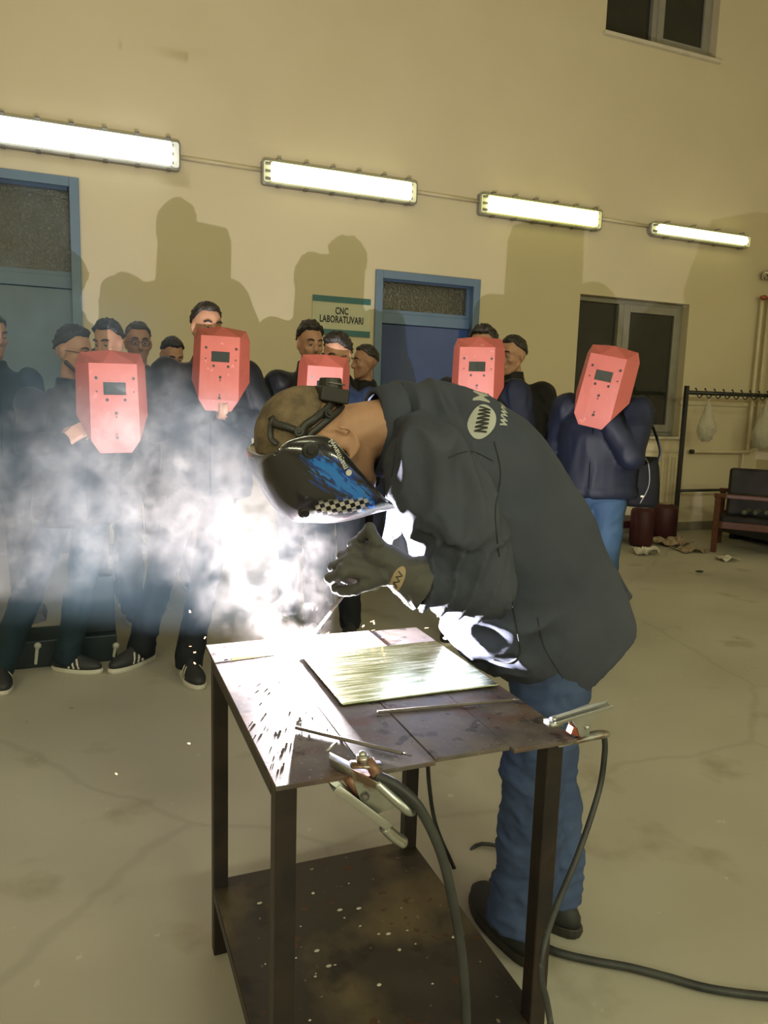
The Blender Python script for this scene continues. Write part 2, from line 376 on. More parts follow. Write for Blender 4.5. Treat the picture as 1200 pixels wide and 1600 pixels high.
# sign
a = wp(488, 462); b = wp(577, 527)
sg = root('door_sign', ((a[0]+b[0])/2, W, b[1]), 'white wall sign with teal bands reading CNC LABORATUVARI', 'sign')
x0, x1, z1, z0 = a[0], b[0], a[1]+.01, b[1]-.005
MB().box((x0, W-.012, z0), (x1, W, z1)).build('sign_board', 'signw', sg, bevel=.002)
hb = (z1-z0)*.155
MB().box((x0, W-.016, z1-hb), (x1, W-.012, z1)).build('sign_band', 'teal', sg)
MB().box((x0, W-.016, z0), (x1, W-.012, z0+hb)).build('sign_band', 'teal', sg)
for s, zz in (('CNC', .60), ('LABORATUVARI', .38)):
    t = textmesh(s, .088, .66, .0025, 1.05, .001); o = link('lettering', t, 'black', sg)
    o.matrix_world = Matrix.Translation(((x0+x1)/2, W-.0135, z0+(z1-z0)*zz+.01)) @ Matrix.Rotation(R(90), 4, 'X')
# pipes
pv = lambda px, py, off=.06: P(px, py, 1, W-off)
g = root('heating_pipe', pv(1165, 700), 'cream heating pipe with valve, bending left to a stub below the rack rail', 'pipe')
a0 = pv(1192, 420); b0 = pv(1192, 420); ex = P(1168, 703, 1, W-.06)
xx = (a0.x+ex.x)/2+.02
ez = P(1168, 706, 1, W-.06).z; lx = P(1082, 709, 1, W-.06).x
MB().tube(spline([(xx, W-.06, 2.75), (xx, W-.06, 1.5), (xx, W-.06, ez+.05), (xx-.05, W-.06, ez), (lx, W-.06, ez)], 6), .021).build('pipe_run', 'pipe', g, True)
MB().tube([(xx+.11, W-.06, 2.75), (xx+.11, W-.06, ez+.04)], .021).tube([(xx+.11, W-.06, ez+.04), (xx+.02, W-.06, ez)], .02).build('pipe_run', 'pipe', g, True)
MB().tube([(xx-.06, W-.06, ez), (xx-.07, W-.06, .35)], .014).build('drop_pipe', 'pipe', g, True)
zt = pv(1190, 430).z; 
MB().ell((xx+.05, W-.09, zt+.02), (.10, .07, .05)).tube([(xx, W-.06, zt-.04), (xx, W-.06, zt+.04)], .034).tube([(xx+.11, W-.06, zt-.04), (xx+.11, W-.06, zt+.04)], .034).build('valve_body', 'chrome', g, True)
zv = pv(1186, 465).z
MB().tube([(xx-.07, W-.1, zv), (xx+.16, W-.1, zv-.01)], .017).ell((xx, W-.08, zv), (.045, .04, .03)).ell((xx+.11, W-.08, zv), (.045, .04, .03)).build('valve_handle', 'copper', g, True)
MB().tube([(lx+.005, W-.06, ez), (lx-.03, W-.06, ez)], .026).build('pipe_stub', 'blackmetal', g, True)
tz = P(1120, 631, 1, W).z
struct(MB().box((P(1062, 627, 1, W).x, W-.02, tz-.025), (XR, W, tz+.02)).build('trim_1', 'pipe', bevel=.004))
# radiator under the window
rx0, rx1 = w1l+.35, w1r+.04; rz1 = P(1030, 706, 1, W).z; rz0 = .16
g = root('radiator', ((rx0+rx1)/2, W-.05, rz0), 'cream ribbed panel radiator under the aluminium window', 'radiator')
MB().box((rx0, W-.10, rz0), (rx1, W-.045, rz1)).build('panel', 'pipe', g, bevel=.008)
ribs = []
for k in range(int((rx1-rx0)/.05)-1):
    x = rx0+.04+k*.05
    o = MB().box((x, W-.112, rz0+.04), (x+.022, W-.10, rz1-.05)).build('rib', 'pipe', g, bevel=.004)
MB().box((rx0+.01, W-.105, rz1), (rx1-.01, W-.035, rz1+.012)).build('grille', 'pipe', g)
for x in (rx0+.2, rx1-.2): MB().box((x-.02, W-.045, rz0+.1), (x+.02, W-.004, rz1-.1)).box((x-.02, W-.08, 0), (x+.02, W-.05, rz0)).build('bracket', 'pipe', g)
# ------------------------------------------------------------------ welding table
tx0, ty0 = P(430, 1230, 2, TOP)[:2]; tx0 = .269; tx1 = .842; ty1 = 1.824
def tp(px, py, dz=0): return P(px, py, 2, TOP+dz)
T = root('welding_table', ((tx0+tx1)/2, (ty0+ty1)/2, 0), 'dark steel welding table with plated top and stained lower shelf', 'table')
sx = [tx0, tp(505, 1115).x, tp(640, 1145).x, tp(760, 1135).x, tx1]
for k in range(4):
    dy = (0, .0, .008, -.004)[k]
    pl_ = MB().box((sx[k]+.0008, ty0+dy, TOP-.008-(.0012*(k % 2))), (sx[k+1]-.0008, ty1-(.0, .004, .0, .006)[k], TOP-(.0012*(k % 2)))).build('top_plate', 'topsteel', T, bevel=.0012)
lw = .036
def angle(mb, x, y, sx_, sy_, z0, z1, t=.004):
    mb.box((min(x, x+sx_*lw), min(y, y+sy_*t), z0), (max(x, x+sx_*lw), max(y, y+sy_*t), z1)); mb.box((min(x, x+sx_*t), min(y, y+sy_*lw), z0), (max(x, x+sx_*t), max(y, y+sy_*lw), z1)); return mb
ly0, ly1, lx0, lx1 = ty0+.02, 1.775, tx0+.006, tx1-.012
for x, y, sx_, sy_ in ((lx0, ly0, 1, 1), (lx1, ly0, -1, 1), (lx0, ly1, 1, -1), (lx1, ly1, -1, -1)):
    m_ = MB(); m_.box((min(x, x+sx_*lw), min(y, y+sy_*lw), 0), (max(x, x+sx_*lw), max(y, y+sy_*lw), TOP-.009)); m_.build('leg', 'legsteel', T, bevel=.003)
for (x0, x1, y0, y1) in ((lx0, lx0+.02, ly0+lw, ly1-lw), (lx1-.02, lx1, ly0+lw, ly1-lw)):
    MB().box((x0, y0, TOP-.045), (x1, y1, TOP-.010)).build('top_rail', 'legsteel', T, bevel=.002)
SH = .187
for (x0, x1, y0, y1) in ((lx0+lw, lx1-lw, ly0, ly0+.02), (lx0+lw, lx1-lw, ly1-.02, ly1), (lx0, lx0+.02, ly0+lw, ly1-lw), (lx1-.02, lx1, ly0+lw, ly1-lw)):
    MB().box((x0, y0, SH-.036), (x1, y1, SH-.004)).build('shelf_rail', 'legsteel', T, bevel=.002)
MB().prism([(lx0+.002, ly0+.037, SH-.004), (lx0+lw+.001, ly0+.037, SH-.004), (lx0+lw+.001, ly0+.002, SH-.004), (lx1-lw-.001, ly0+.002, SH-.004), (lx1-lw-.001, ly0+.037, SH-.004), (lx1-.002, ly0+.037, SH-.004), (lx1-.002, ly1-.037, SH-.004), (lx1-lw-.001, ly1-.037, SH-.004), (lx1-lw-.001, ly1-.002, SH-.004), (lx0+lw+.001, ly1-.002, SH-.004), (lx0+lw+.001, ly1-.037, SH-.004), (lx0+.002, ly1-.037, SH-.004)], (0, 0, .004)).build('shelf_plate', 'shelfsteel', T)
# sheet being worked on
WT = TOP+.006
q = [P(535, 1100, 2, WT), P(800, 1070, 2, WT), P(740, 997, 2, WT), P(478, 1031, 2, WT)]
xa, xb = q[0].x, min(q[1].x+.02, tx1-.01); ya = q[0].y; yb = P(600, 1009, 2, WT).y
o = MB().box((xa, ya, TOP+.001), (xb, yb, WT)).build('sheet_metal', 'galv', bevel=.0015)
tag(o, 'brushed steel sheet lying on the welding table under the arc', 'metal sheet')
# narrow strip lying behind the sheet
sheet_top = WT
def rodo(a, b, r, m, lab, dz, tip=None):
    a = P(a[0], a[1], 2, TOP+dz); b = P(b[0], b[1], 2, TOP+dz)
    o = root('welding_rod', a, lab, 'welding rod', 'welding rods on the table')
    MB().tube([a, a.lerp(b, .5), b], r, 8).build('coating', m, o, True)
    d = (b-a).normalized()
    MB().tube([b+d*.0, b+d*.018], r*.55, 8).build('bare_tip', 'greyst', o, True)
rodo((462, 1137), (628, 1177), .0036, 'rod', 'grey welding rod lying slanted near the front clamp', .004)
rodo((590, 1113), (800, 1094), .0036, 'rod', 'long grey welding rod lying just in front of the steel sheet', .004)
rodo((440, 1020), (362, 1030), .003, 'litrod', 'pale glowing welding rod lying left of the arc', .0035)
# slag crumbs
mb = MB(); random.seed(3)
for k in range(110):
    if k < 60: px, py = random.gauss(440, 38), random.gauss(1150, 34)
    else: px, py = random.uniform(345, 860), random.uniform(1030, 1170)
    p = tp(px, py)
    if not (tx0+.01 < p.x < tx1-.01 and ty0+.01 < p.y < ty1-.01): continue
    if xa-.004 < p.x < xb and ya-.004 < p.y < yb: continue
    r = random.choice((.0008, .001, .0013, .0018)) * random.uniform(.8, 1.3)
    mb.ell((p.x, p.y, TOP+r*.2), (r*random.uniform(.8, 1.7), r, r*.4), None, 6, 4)
tag(mb.build('slag_crumbs', 'slag', None), 'loose slag crumbs scattered on the welding table', 'slag', kind='stuff')
mb = MB()
for k in range(34):
    x = random.uniform(lx0+.03, lx1-.04); y = random.uniform(ly0+.06, ly1-.05); r = random.choice((.002, .0025, .004))
    mb.ell((x, y, SH+r*.3), (r*random.uniform(1, 2), r, r*.6), None, 6, 4)
tag(mb.build('shelf_crumbs', 'paperw', None), 'pale crumbs and chips scattered on the lower shelf of the table', 'crumbs', kind='stuff')
# sparks
mb = MB(); random.seed(11)
for (px, py, z) in ((297, 957, 2.0), (321, 995, 2.0), (306, 1019, 2.0), (303, 1035, 1.9), (297, 1162, 1.75), (183, 1210, 2.0), (584, 972, 1.95), (569, 977, 1.95), (525, 945, 1.9), (598, 996, 1.9), (488, 848, 1.9)):
    p = PZ(px, py, z); d = Vector((random.uniform(-1, 1), random.uniform(-1, 1), random.uniform(-1, .5))).normalized()
    mb.tube([p, p+d*.006], .0016, 6)
for k in range(46):
    a = random.uniform(0, 2*math.pi); r = abs(random.gauss(0, .14))+.03; h = abs(random.gauss(0, .03))
    p = ARC+Vector((r*math.cos(a), r*.8*math.sin(a)-.05, max(h, -.004)+.002)); d = (p-ARC+Vector((0, 0, .004))).normalized()
    mb.tube([p, p+d*random.uniform(.004, .012)], random.uniform(.0004, .0008), 5)
tag(mb.build('sparks', 'spark', None), 'orange welding sparks flying around the arc', 'sparks', kind='stuff')
# arc
o = MB().ell(ARC-Vector((0, 0, .010)), (.018, .013, .003)).build('welding_arc', 'arcm', None, True)
tag(o, 'blinding white welding arc at the tip of the held rod', 'welding arc')
# steel stub standing behind the sheet
p = P(697, 999, 2, TOP); 
o = MB().tube([(p.x, p.y, TOP), (p.x-.004, p.y, TOP+.085)], .0045, 10).ell((p.x, p.y, TOP+.003), (.009, .009, .003), None, 10, 5).build('steel_stub', 'greyst', None, True)
tag(o, 'short upright steel rod standing behind the sheet under the sleeve', 'steel rod')

def ribbon(mb, pts, wdt, th):
    """flat bar of pressed steel along pts; wdt along Y, th thickness"""
    rs = []
    for i, p in enumerate(pts):
        p = Vector(p); t = (Vector(pts[min(i+1, len(pts)-1)])-Vector(pts[max(i-1, 0)])).normalized(); s = Vector(wdt[i] if hasattr(wdt, '__len__') and hasattr(wdt[0], '__len__') else (0, 1, 0))
        n = t.cross(s).normalized(); rs.append([p+s*.5*WD(wdt, i)+n*th/2, p-s*.5*WD(wdt, i)+n*th/2, p-s*.5*WD(wdt, i)-n*th/2, p+s*.5*WD(wdt, i)-n*th/2])
    return mb.rings(rs)
def WD(w, i): return w[i] if hasattr(w, '__len__') else w
# channel bar: pressed U section seen from the side
def channel(mb, p0, p1, w0, w1, side, dn, lip=.012, t=.0022):
    """U channel from p0 to p1, web faces -dn, flanges hang along dn"""
    p0, p1, side, dn = map(Vector, (p0, p1, side, dn))
    prof = lambda c, w: [c+side*w/2, c-side*w/2, c-side*w/2+dn*lip, c-side*(w/2-t)+dn*lip, c-side*(w/2-t)+dn*t, c+side*(w/2-t)+dn*t, c+side*(w/2-t)+dn*lip, c+side*w/2+dn*lip]
    return mb.rings([prof(p0.lerp(p1, k/4), w0+(w1-w0)*k/4) for k in range(5)])
# --- front ground clamp (bites the front edge of the table)
def Q(px, py, y): return P(px, py, 1, y)
g = root('ground_clamp', Q(520, 1195, ty0), 'large plated ground clamp with thick cable on the front table edge', 'clamp')
yc = ty0-.012
u = [Q(514, 1190, ty0+.035), Q(560, 1208, ty0+.0), Q(590, 1222, ty0-.03), Q(622, 1250, ty0-.05), Q(648, 1272, ty0-.06)]
up = MB(); channel(up, u[0]+Vector((0, 0, .012)), u[2]+Vector((0, 0, .006)), .022, .026, (.35, .93, 0), (.2, 0, -1), .016); up.build('upper_jaw', 'zinc', g, True, bevel=.0008)
hnd = spline([u[2]+Vector((0, 0, .002)), u[3], u[4]], 6)
MB().tube(hnd, [.014+.0*k for k in range(len(hnd)-3)]+[.012, .009, .004], 12, True, .7).build('upper_handle', 'zinc', g, True)
side = [Q(548, 1205, yc), Q(600, 1222, yc), Q(618, 1262, yc), Q(588, 1272, yc), Q(565, 1255, yc), Q(556, 1232, yc)]
for s in (0, .03): MB().prism([p+Vector((0, s, 0)) for p in side], (0, .0025, 0)).build('side_plate', 'zinc', g, bevel=.0008)
lo = MB(); a_, b_ = Q(520, 1220, yc+.012), Q(600, 1292, yc-.01)
a_ = Vector((a_.x, ty0+.01, TOP-.022))
channel(lo, a_, b_, .03, .03, (0, 1, 0), (.55, 0, .55), .018); lo.build('lower_jaw', 'zinc', g, True, bevel=.0008)
c_ = Q(634, 1318, yc-.015); pts = spline([b_, b_.lerp(c_, .5)+Vector((0, 0, -.003)), c_], 5)
MB().tube(pts, [.013]*(len(pts)-3)+[.0135, .012, .007], 12, True, .75).build('lower_handle', 'zinc', g, True)
MB().tube([Q(571, 1245, yc-.006), Q(571, 1245, yc+.036)], .007, 10).build('rivet', 'greyst', g, True)
MB().tube([Q(545, 1213, yc+.012), Q(560, 1236, yc+.012)], .011, 12).build('jaw_spring', 'rust', g, True)
bn = Q(566, 1200, ty0-.01)+Vector((0, 0, .008))
MB().tube([bn, bn+Vector((0, 0, .014))], .011, 6).ell(bn+Vector((0, 0, .016)), (.007, .007, .006)).tube([bn+Vector((-.02, .0, .001)), bn+Vector((.03, -.006, -.004))], .012, 10, True, .35).build('cable_bolt', 'zinc', g, True)
MB().tube([bn+Vector((.01, 0, .004)), Q(590, 1212, ty0-.03)], .0095, 10).build('cable_lug', 'rust', g, True)
ft = Q(514, 1188, ty0+.04)
MB().tube([ft+Vector((-.002, .01, .012)), ft+Vector((.02, .02, .02))], .002, 6).build('bent_wire', 'zinc', g, True)
cb = [Q(588, 1212, ty0-.03), Q(620, 1228, ty0-.05), Q(655, 1262, ty0-.07), Q(688, 1330, ty0-.08), Q(708, 1410, ty0-.09), Q(722, 1500, ty0-.09), Q(728, 1600, ty0-.09), Q(722, 1720, ty0-.08)]
cb = [Vector(p) for p in cb]; cb.append(Vector((cb[-1].x-.06, cb[-1].y-.05, .012))); cb.append(Vector((cb[-1].x-.5, cb[-1].y-.3, .012)))
o = MB().tube(spline(cb, 8), .0085, 12).build('welding_cable', 'rubber', None, True); tag(o, 'thick black cable hanging from the front ground clamp', 'cable', 'welding cables')
# --- right clamp
g = root('ground_clamp', P(900, 1140, 2, TOP), 'small plated spring clamp on the right table corner above the denim legs', 'clamp')
yr = P(862, 1140, 2, TOP).y
yr = P(880, 1142, 2, TOP+.01).y
a_, b_ = P(862, 1133, 1, yr), P(952, 1103, 1, yr-.01)
ch = MB(); channel(ch, a_+Vector((0, 0, .004)), b_, .026, .026, (.2, .98, 0), (.25, 0, .97), .007); ch.build('upper_arm', 'zinc', g, True, bevel=.0006)
MB().box((-.013, -.013, 0), (.013, .013, .008), Matrix.Translation(a_+Vector((.004, 0, .0)))).ell(a_+Vector((.004, 0, .012)), (.006, .006, .004)).build('jaw_pad', 'zinc', g, True)
sp = [P(893, 1124, 1, yr-.014), P(935, 1108, 1, yr-.014), P(925, 1130, 1, yr-.014), P(920, 1150, 1, yr-.014), P(906, 1152, 1, yr-.014), P(902, 1138, 1, yr-.014)]
for s in (0, .026): MB().prism([p+Vector((0, s, 0)) for p in sp], (0, .002, 0)).build('side_plate', 'zinc', g)
a2, b2, c2 = P(872, 1152, 1, yr), P(925, 1150, 1, yr), P(952, 1146, 1, yr)
a2 = Vector((a2.x, a2.y, min(a2.z, TOP-.012)))
MB().tube(spline([Vector((a2.x, a2.y, TOP-.018)), b2, c2], 5), [.005, .006, .007, .009, .010, .011, .0115, .011, .010, .008, .004], 12, True, .7).build('lower_arm', 'zinc', g, True)
MB().tube([P(917, 1137, 1, yr-.018), P(917, 1137, 1, yr+.016)], .004, 10).build('rivet', 'chrome', g, True)
MB().box((-.011, -.009, -.008), (.011, .009, .008), Matrix.Translation(P(897, 1141, 1, yr-.003)) @ Matrix.Rotation(R(20), 4, 'Y')).build('copper_contact', 'copper', g, bevel=.002)
cb = [P(944, 1150, 1, yr), P(945, 1175, 1, yr), P(936, 1235, 1, yr-.01), P(905, 1330, 1, yr-.05), P(872, 1410, 1, yr-.1), P(852, 1470, 1, yr-.14), P(846, 1530, 1, yr-.16), P(860, 1598, 1, yr-.17)]
cb.append(Vector((cb[-1].x+.05, cb[-1].y-.05, .009))); cb.append(Vector((cb[-1].x+.3, cb[-1].y-.5, .009)))
o = MB().tube(spline(cb, 8), .0058, 10).build('welding_cable', 'rubber', None, True); tag(o, 'black cable hanging from the right corner clamp beside the jeans', 'cable', 'welding cables')
fl = [P(x, y, 2, .012) for x, y in ((800, 1448), (853, 1480), (885, 1492), (935, 1503), (985, 1512), (1040, 1526), (1110, 1545), (1200, 1557), (1300, 1562))]
o = MB().tube(spline(fl, 6), .0105, 10).build('welding_cable', 'rubber', None, True); tag(o, 'scuffed black cable lying on the floor, running right past the shoes', 'cable', 'welding cables')
cb = [P(668, 1185, 1, ty1+.02), P(671, 1230, 1, ty1+.02), P(680, 1285, 1, ty1+.03), P(700, 1335, 1, ty1+.04), P(722, 1368, 1, ty1+.05)]
cb = [Vector((cb[0].x, cb[0].y, TOP+.0))]+cb+[Vector((cb[-1].x+.10, cb[-1].y+.06, .012)), Vector((cb[-1].x+.3, cb[-1].y-.15, .012))]
o = MB().tube(spline(cb[1:], 8), .0062, 10).build('welding_cable', 'rubber', None, True); tag(o, 'thin black cable hanging behind the table down to the dark shoe', 'cable', 'welding cables')

# ------------------------------------------------------------------ coat rack, bags, chair, pads, litter
rb = P(1053, 838, 2, 0); ry = rb.y; rx = rb.x
rt = P(1078, 603, 1, ry).z
g = root('coat_rack', (rx, ry, 0), 'black steel coat rack with hooks near the right end of the wall', 'coat rack')
MB().box((rx-.02, ry-.02, 0), (rx+.02, ry+.02, rt)).build('post', 'blackmetal', g, bevel=.003)
rx2 = rx+1.5
MB().box((rx2-.02, ry-.02, 0), (rx2+.02, ry+.02, rt)).build('post', 'blackmetal', g, bevel=.003)
hz = P(1120, 615, 1, ry).z; MB().tube([(rx, ry, hz), (rx2, ry, hz)], .024).build('hook_rail', 'blackmetal', g, True)
hz2 = P(1100, 766, 1, ry).z; MB().tube([(rx, ry, hz2), (rx2, ry, hz2)], .016).build('lower_rail', 'blackmetal', g, True)
for x in (rx, rx2): MB().box((x-.022, ry-.25, 0), (x+.022, ry+.25, .035)).build('foot', 'blackmetal', g, bevel=.003) if x != rx else None
hk = []
for k in range(10):
    x = rx+.13+k*.135; hk.append(x)
    pts = [Vector((x, ry-.0, hz+.045)), Vector((x, ry-.02, hz+.02)), Vector((x, ry-.03, hz-.03)), Vector((x+.005, ry-.06, hz-.055)), Vector((x+.01, ry-.085, hz-.03))]
    MB().tube(spline(pts, 4), .006, 8).ell(pts[-1], (.010, .010, .010), None, 8, 6).ell(pts[0], (.011, .011, .011), None, 8, 6).build('hook', 'blackmetal', g, True)
def bag(cx, y, ztop, zb, wdt, lab, seed):
    e = root('plastic_bag', (cx, y, zb), lab, 'bag', 'plastic bags on the coat rack')
    b = MB(); rs = []; random.seed(seed)
    H_ = ztop-zb
    for k in range(13):
        t = k/12; z = zb+H_*t
        r = wdt*(.55+.45*math.sin(min(1, t*3.2)*math.pi/2)) if t < .35 else wdt*max(.13, (1-(t-.35)/.65)**1.0)
        if k == 0: r = wdt*.35
        rs.append([(cx+r*math.cos(a)*(1+.13*math.sin(5*a+k)), y+.7*r*math.sin(a)*(1+.13*math.cos(4*a+k)), z+random.uniform(-.006, .006)) for a in [2*math.pi*j/18 for j in range(18)]])
    b.rings(rs).build('bag_body', baglook, e, True)
    m_ = MB(); 
    for k in range(26):
        c = Vector((cx+random.uniform(-.6, .6)*wdt, y+random.uniform(-.4, .4)*wdt, zb+.03+random.uniform(0, .28)*H_)); d = Vector((random.uniform(-1, 1), random.uniform(-1, 1), random.uniform(-1, 1))).normalized()*.03
        m_.tube([c, c+d, c+d+Vector((d.y, d.z, d.x))], .006, 5)
    o = m_.build('contents', 'paperw', e); o['kind'] = 'stuff'
bl = bpy.data.materials.new('thin_clear_plastic'); bl.use_nodes = True; nt = bl.node_tree; b = nt.nodes['Principled BSDF']
b.inputs['Base Color'].default_value = (.75, .73, .62, 1); b.inputs['Roughness'].default_value = .25; b.inputs['Alpha'].default_value = .42
nn = nt.nodes.new('ShaderNodeTexNoise'); nn.inputs['Scale'].default_value = 30; bp = nt.nodes.new('ShaderNodeBump'); bp.inputs['Distance'].default_value = .02; nt.links.new(nn.outputs[0], bp.inputs['Height']); nt.links.new(bp.outputs[0], b.inputs['Normal'])
baglook = bl
bag(P(1106, 650, 1, ry-.05).x, ry-.05, hz-.045, P(1104, 690, 1, ry-.05).z, .115, 'small clear plastic bag with crumpled contents hanging from the coat rack', 1)
bag(P(1197, 650, 1, ry-.05).x, ry-.05, hz-.045, P(1195, 702, 1, ry-.05).z, .16, 'larger cloudy plastic bag hanging at the right end of the coat rack', 2)
# armchair
c0 = P(1113, 862, 2, 0); ca = R(-50)
g = root('armchair', c0, 'low wooden armchair with worn black vinyl seat and back', 'chair')
Mx = Matrix.Translation(c0) @ Matrix.Rotation(ca, 4, 'Z')
za = .56; zl = .25
MB().box((-.02, -.03, 0), (.035, .03, za), Mx).build('leg', 'wood', g, bevel=.004)
MB().box((.70, -.03, 0), (.755, .03, za), Mx).build('leg', 'wood', g, bevel=.004)
MB().box((-.02, .62, 0), (.035, .68, za), Mx).build('leg', 'wood', g, bevel=.004)
MB().box((.70, .62, 0), (.755, .68, za), Mx).build('leg', 'wood', g, bevel=.004)
for y in (0, .65):
    MB().box((-.03, y-.035, za), (.80, y+.035, za+.04), Mx).build('armrest', 'wood', g, bevel=.006)
    MB().box((.035, y-.02, zl), (.70, y+.02, zl+.07), Mx).build('side_rail', 'wood', g, bevel=.004)
MB().box((.03, .04, zl+.02), (.70, .61, zl+.12), Mx).build('seat', 'vinyl', g, bevel=.03)
Mb = Mx @ Matrix.Translation((.0, .30, zl+.10)) @ Matrix.Rotation(R(-10), 4, 'X')
MB().box((.07, -.05, 0), (.62, .06, .50), Mb).build('backrest', 'vinyl', g, bevel=.03)
# clothes lying on the seat
mb = MB(); random.seed(5)
for k in range(5): mb.cap(Mx @ Vector((.25+.1*k, .12+.05*(k % 3), zl+.165)), .03, Mx @ Vector((.33+.09*k, .45-.04*(k % 2), zl+.175)), .032, 10)
me = remesh(mb, .012, 3); o = link('folded_jacket', me, mat('dark_cloth_pile', (.02, .02, .025), (.08, .09, .05), rough=.8, nscale=12), None, True); tag(o, 'dark crumpled clothing lying on the armchair seat', 'clothing')
# dark low crate by the right wall
p0 = P(1097, 838, 2, 0)
o = MB().box((p0.x-.02, p0.y-1.9, 0), (p0.x+.55, p0.y+.0, .26)).box((p0.x-.03, p0.y-1.91, .26), (p0.x+.56, p0.y+.01, .285)).build('low_bench', 'greyst', None, bevel=.004)
bpy.data.objects.remove(o)
g = root('low_bench', (7.35, 6.2, 0), 'long dark grey low bench standing behind the armchair', 'bench')
bx = P(1096, 838, 2, 0).x+.22
MB().box((bx, W-1.9, .06), (XR-.05, ry-.08, .28)).build('bench_body', mat('dark_grey_board', (.05, .05, .045), rough=.6), g, bevel=.005)
MB().box((bx-.015, W-1.92, .28), (XR-.04, ry-.07, .305)).build('bench_top', mat('dark_grey_board', (.05, .05, .045)), g, bevel=.004)
for yy in (W-1.85, ry-.3): MB().box((bx+.02, yy, 0), (XR-.08, yy+.06, .06)).build('foot', 'blackmetal', g)
# maroon padded seat ends
g = root('padded_bench', P(1000, 850, 2, 0), 'maroon padded bench with two rounded upholstered ends below the radiator', 'bench')
gy = P(1000, 846, 2, 0).y
for (pl_, pr_, pt, pb) in ((990, 1019, 793, 852), (1021, 1054, 787, 842)):
    yy = P((pl_+pr_)/2, pb, 2, 0).y; a_ = P(pl_, 800, 1, yy).x; b_ = P(pr_, 800, 1, yy).x; zt = P((pl_+pr_)/2, pt, 1, yy).z; r = (b_-a_)/2
    pts = [(a_+r, yy, .0), (a_+r, yy, .03), (a_+r, yy, zt*.5), (a_+r, yy, zt-.05), (a_+r, yy, zt-.015), (a_+r, yy, zt)]
    MB().tube(pts, [r*.85, r*.97, r, r, r*.9, r*.5], 24).build('pad', 'maroon', g, True)
    MB().ell((a_+r, yy, zt+.002), (r*.45, r*.45, .012)).build('pad_button', 'paper', g, True)
aa = P(985, 850, 2, 0)
MB().box((aa.x-.9, aa.y+.05, .16), (aa.x+.30, aa.y+.42, .24)).build('seat_board', 'maroon', g, bevel=.01)
MB().box((aa.x-.85, aa.y+.1, 0), (aa.x-.8, aa.y+.38, .16)).build('leg', 'blackmetal', g)
# litter
random.seed(9)
def sheetlet(name, px, py, r, m, lab, n=1, cat='litter', rise=.03):
    c = P(px, py, 2, 0); k = 9; vs = []; fs = []
    for i in range(k):
        for j in range(k):
            u_, v_ = i/(k-1)*2-1, j/(k-1)*2-1
            x = c.x+u_*r*(1+.15*math.sin(3*v_+px)); y = c.y+v_*r*.8*(1+.2*math.sin(4*u_+py))
            z = .004+rise*abs(noise.noise(Vector((x*9, y*9, px))))*2+rise*.25*(1+math.sin(7*u_+3*v_))
            vs.append((x, y, z))
    for i in range(k-1):
        for j in range(k-1): a = i*k+j; fs.append((a, a+1, a+k+1, a+k))
    o = MB().add(vs, fs).build(name, m, None); s_ = o.modifiers.new('s', 'SOLIDIFY'); s_.thickness = .004; s_.offset = 1
    return tag(o, lab, cat, 'litter on the floor')
sheetlet('torn_cardboard', 1050, 852, .17, 'paper', 'crumpled brown cardboard heap at the foot of the coat rack', rise=.06)
sheetlet('torn_cardboard', 1078, 861, .15, 'paper', 'flat torn brown cardboard beside the crumpled heap, toward the armchair', rise=.035)
sheetlet('crumpled_cloth', 1008, 866, .11, 'paperw', 'crumpled whitish rag on floor by the maroon pads', rise=.05)
sheetlet('crumpled_paper', 1135, 876, .09, 'paperw', 'torn pale paper on the bare floor in front of the armchair leg', rise=.03)
sheetlet('wood_chip', 1093, 894, .03, 'blackmetal', 'tiny dark chip on the floor in front of the torn pale paper', rise=.01)
# dark chest behind the left-hand crowd
b0 = P(30, 1058, 2, 0); b1 = P(190, 1046, 2, 0); yb_ = 4.08
g = root('steel_chest', (0, yb_, 0), 'dark blue steel floor chest with latches behind the legs at left', 'chest')
X = lambda px, py, y=yb_: P(px, py, 1, y)
MB().box((X(18, 1020).x, yb_, .0), (X(183, 1020).x, yb_+.26, X(100, 998).z)).build('base', 'tank', g, bevel=.006)
MB().box((X(118, 950).x, yb_+.05, X(100, 998).z), (X(180, 950).x, yb_+.24, X(150, 905).z)).build('upper_box', 'tank', g, bevel=.01)
MB().prism([X(22, 985), X(72, 970), X(66, 958), X(22, 962)], (0, .2, .0)).build('grey_ramp', 'greyst', g)
for px in (56, 178):
    z0_, z1_ = X(px, 1050).z, X(px, 1008).z; x = X(px, 1030).x
    MB().cap((x, yb_-.012, max(.03, z0_)), .008, (x+.01, yb_-.012, z1_), .010, 10).ell((x+.012, yb_-.014, z1_), (.018, .012, .018)).build('latch', 'tapew', g, True)
MB().cap((X(115, 935).x, yb_+.03, X(115, 935).z), .006, (X(141, 935).x, yb_+.03, X(141, 935).z), .006).build('handle', 'chrome', g, True)
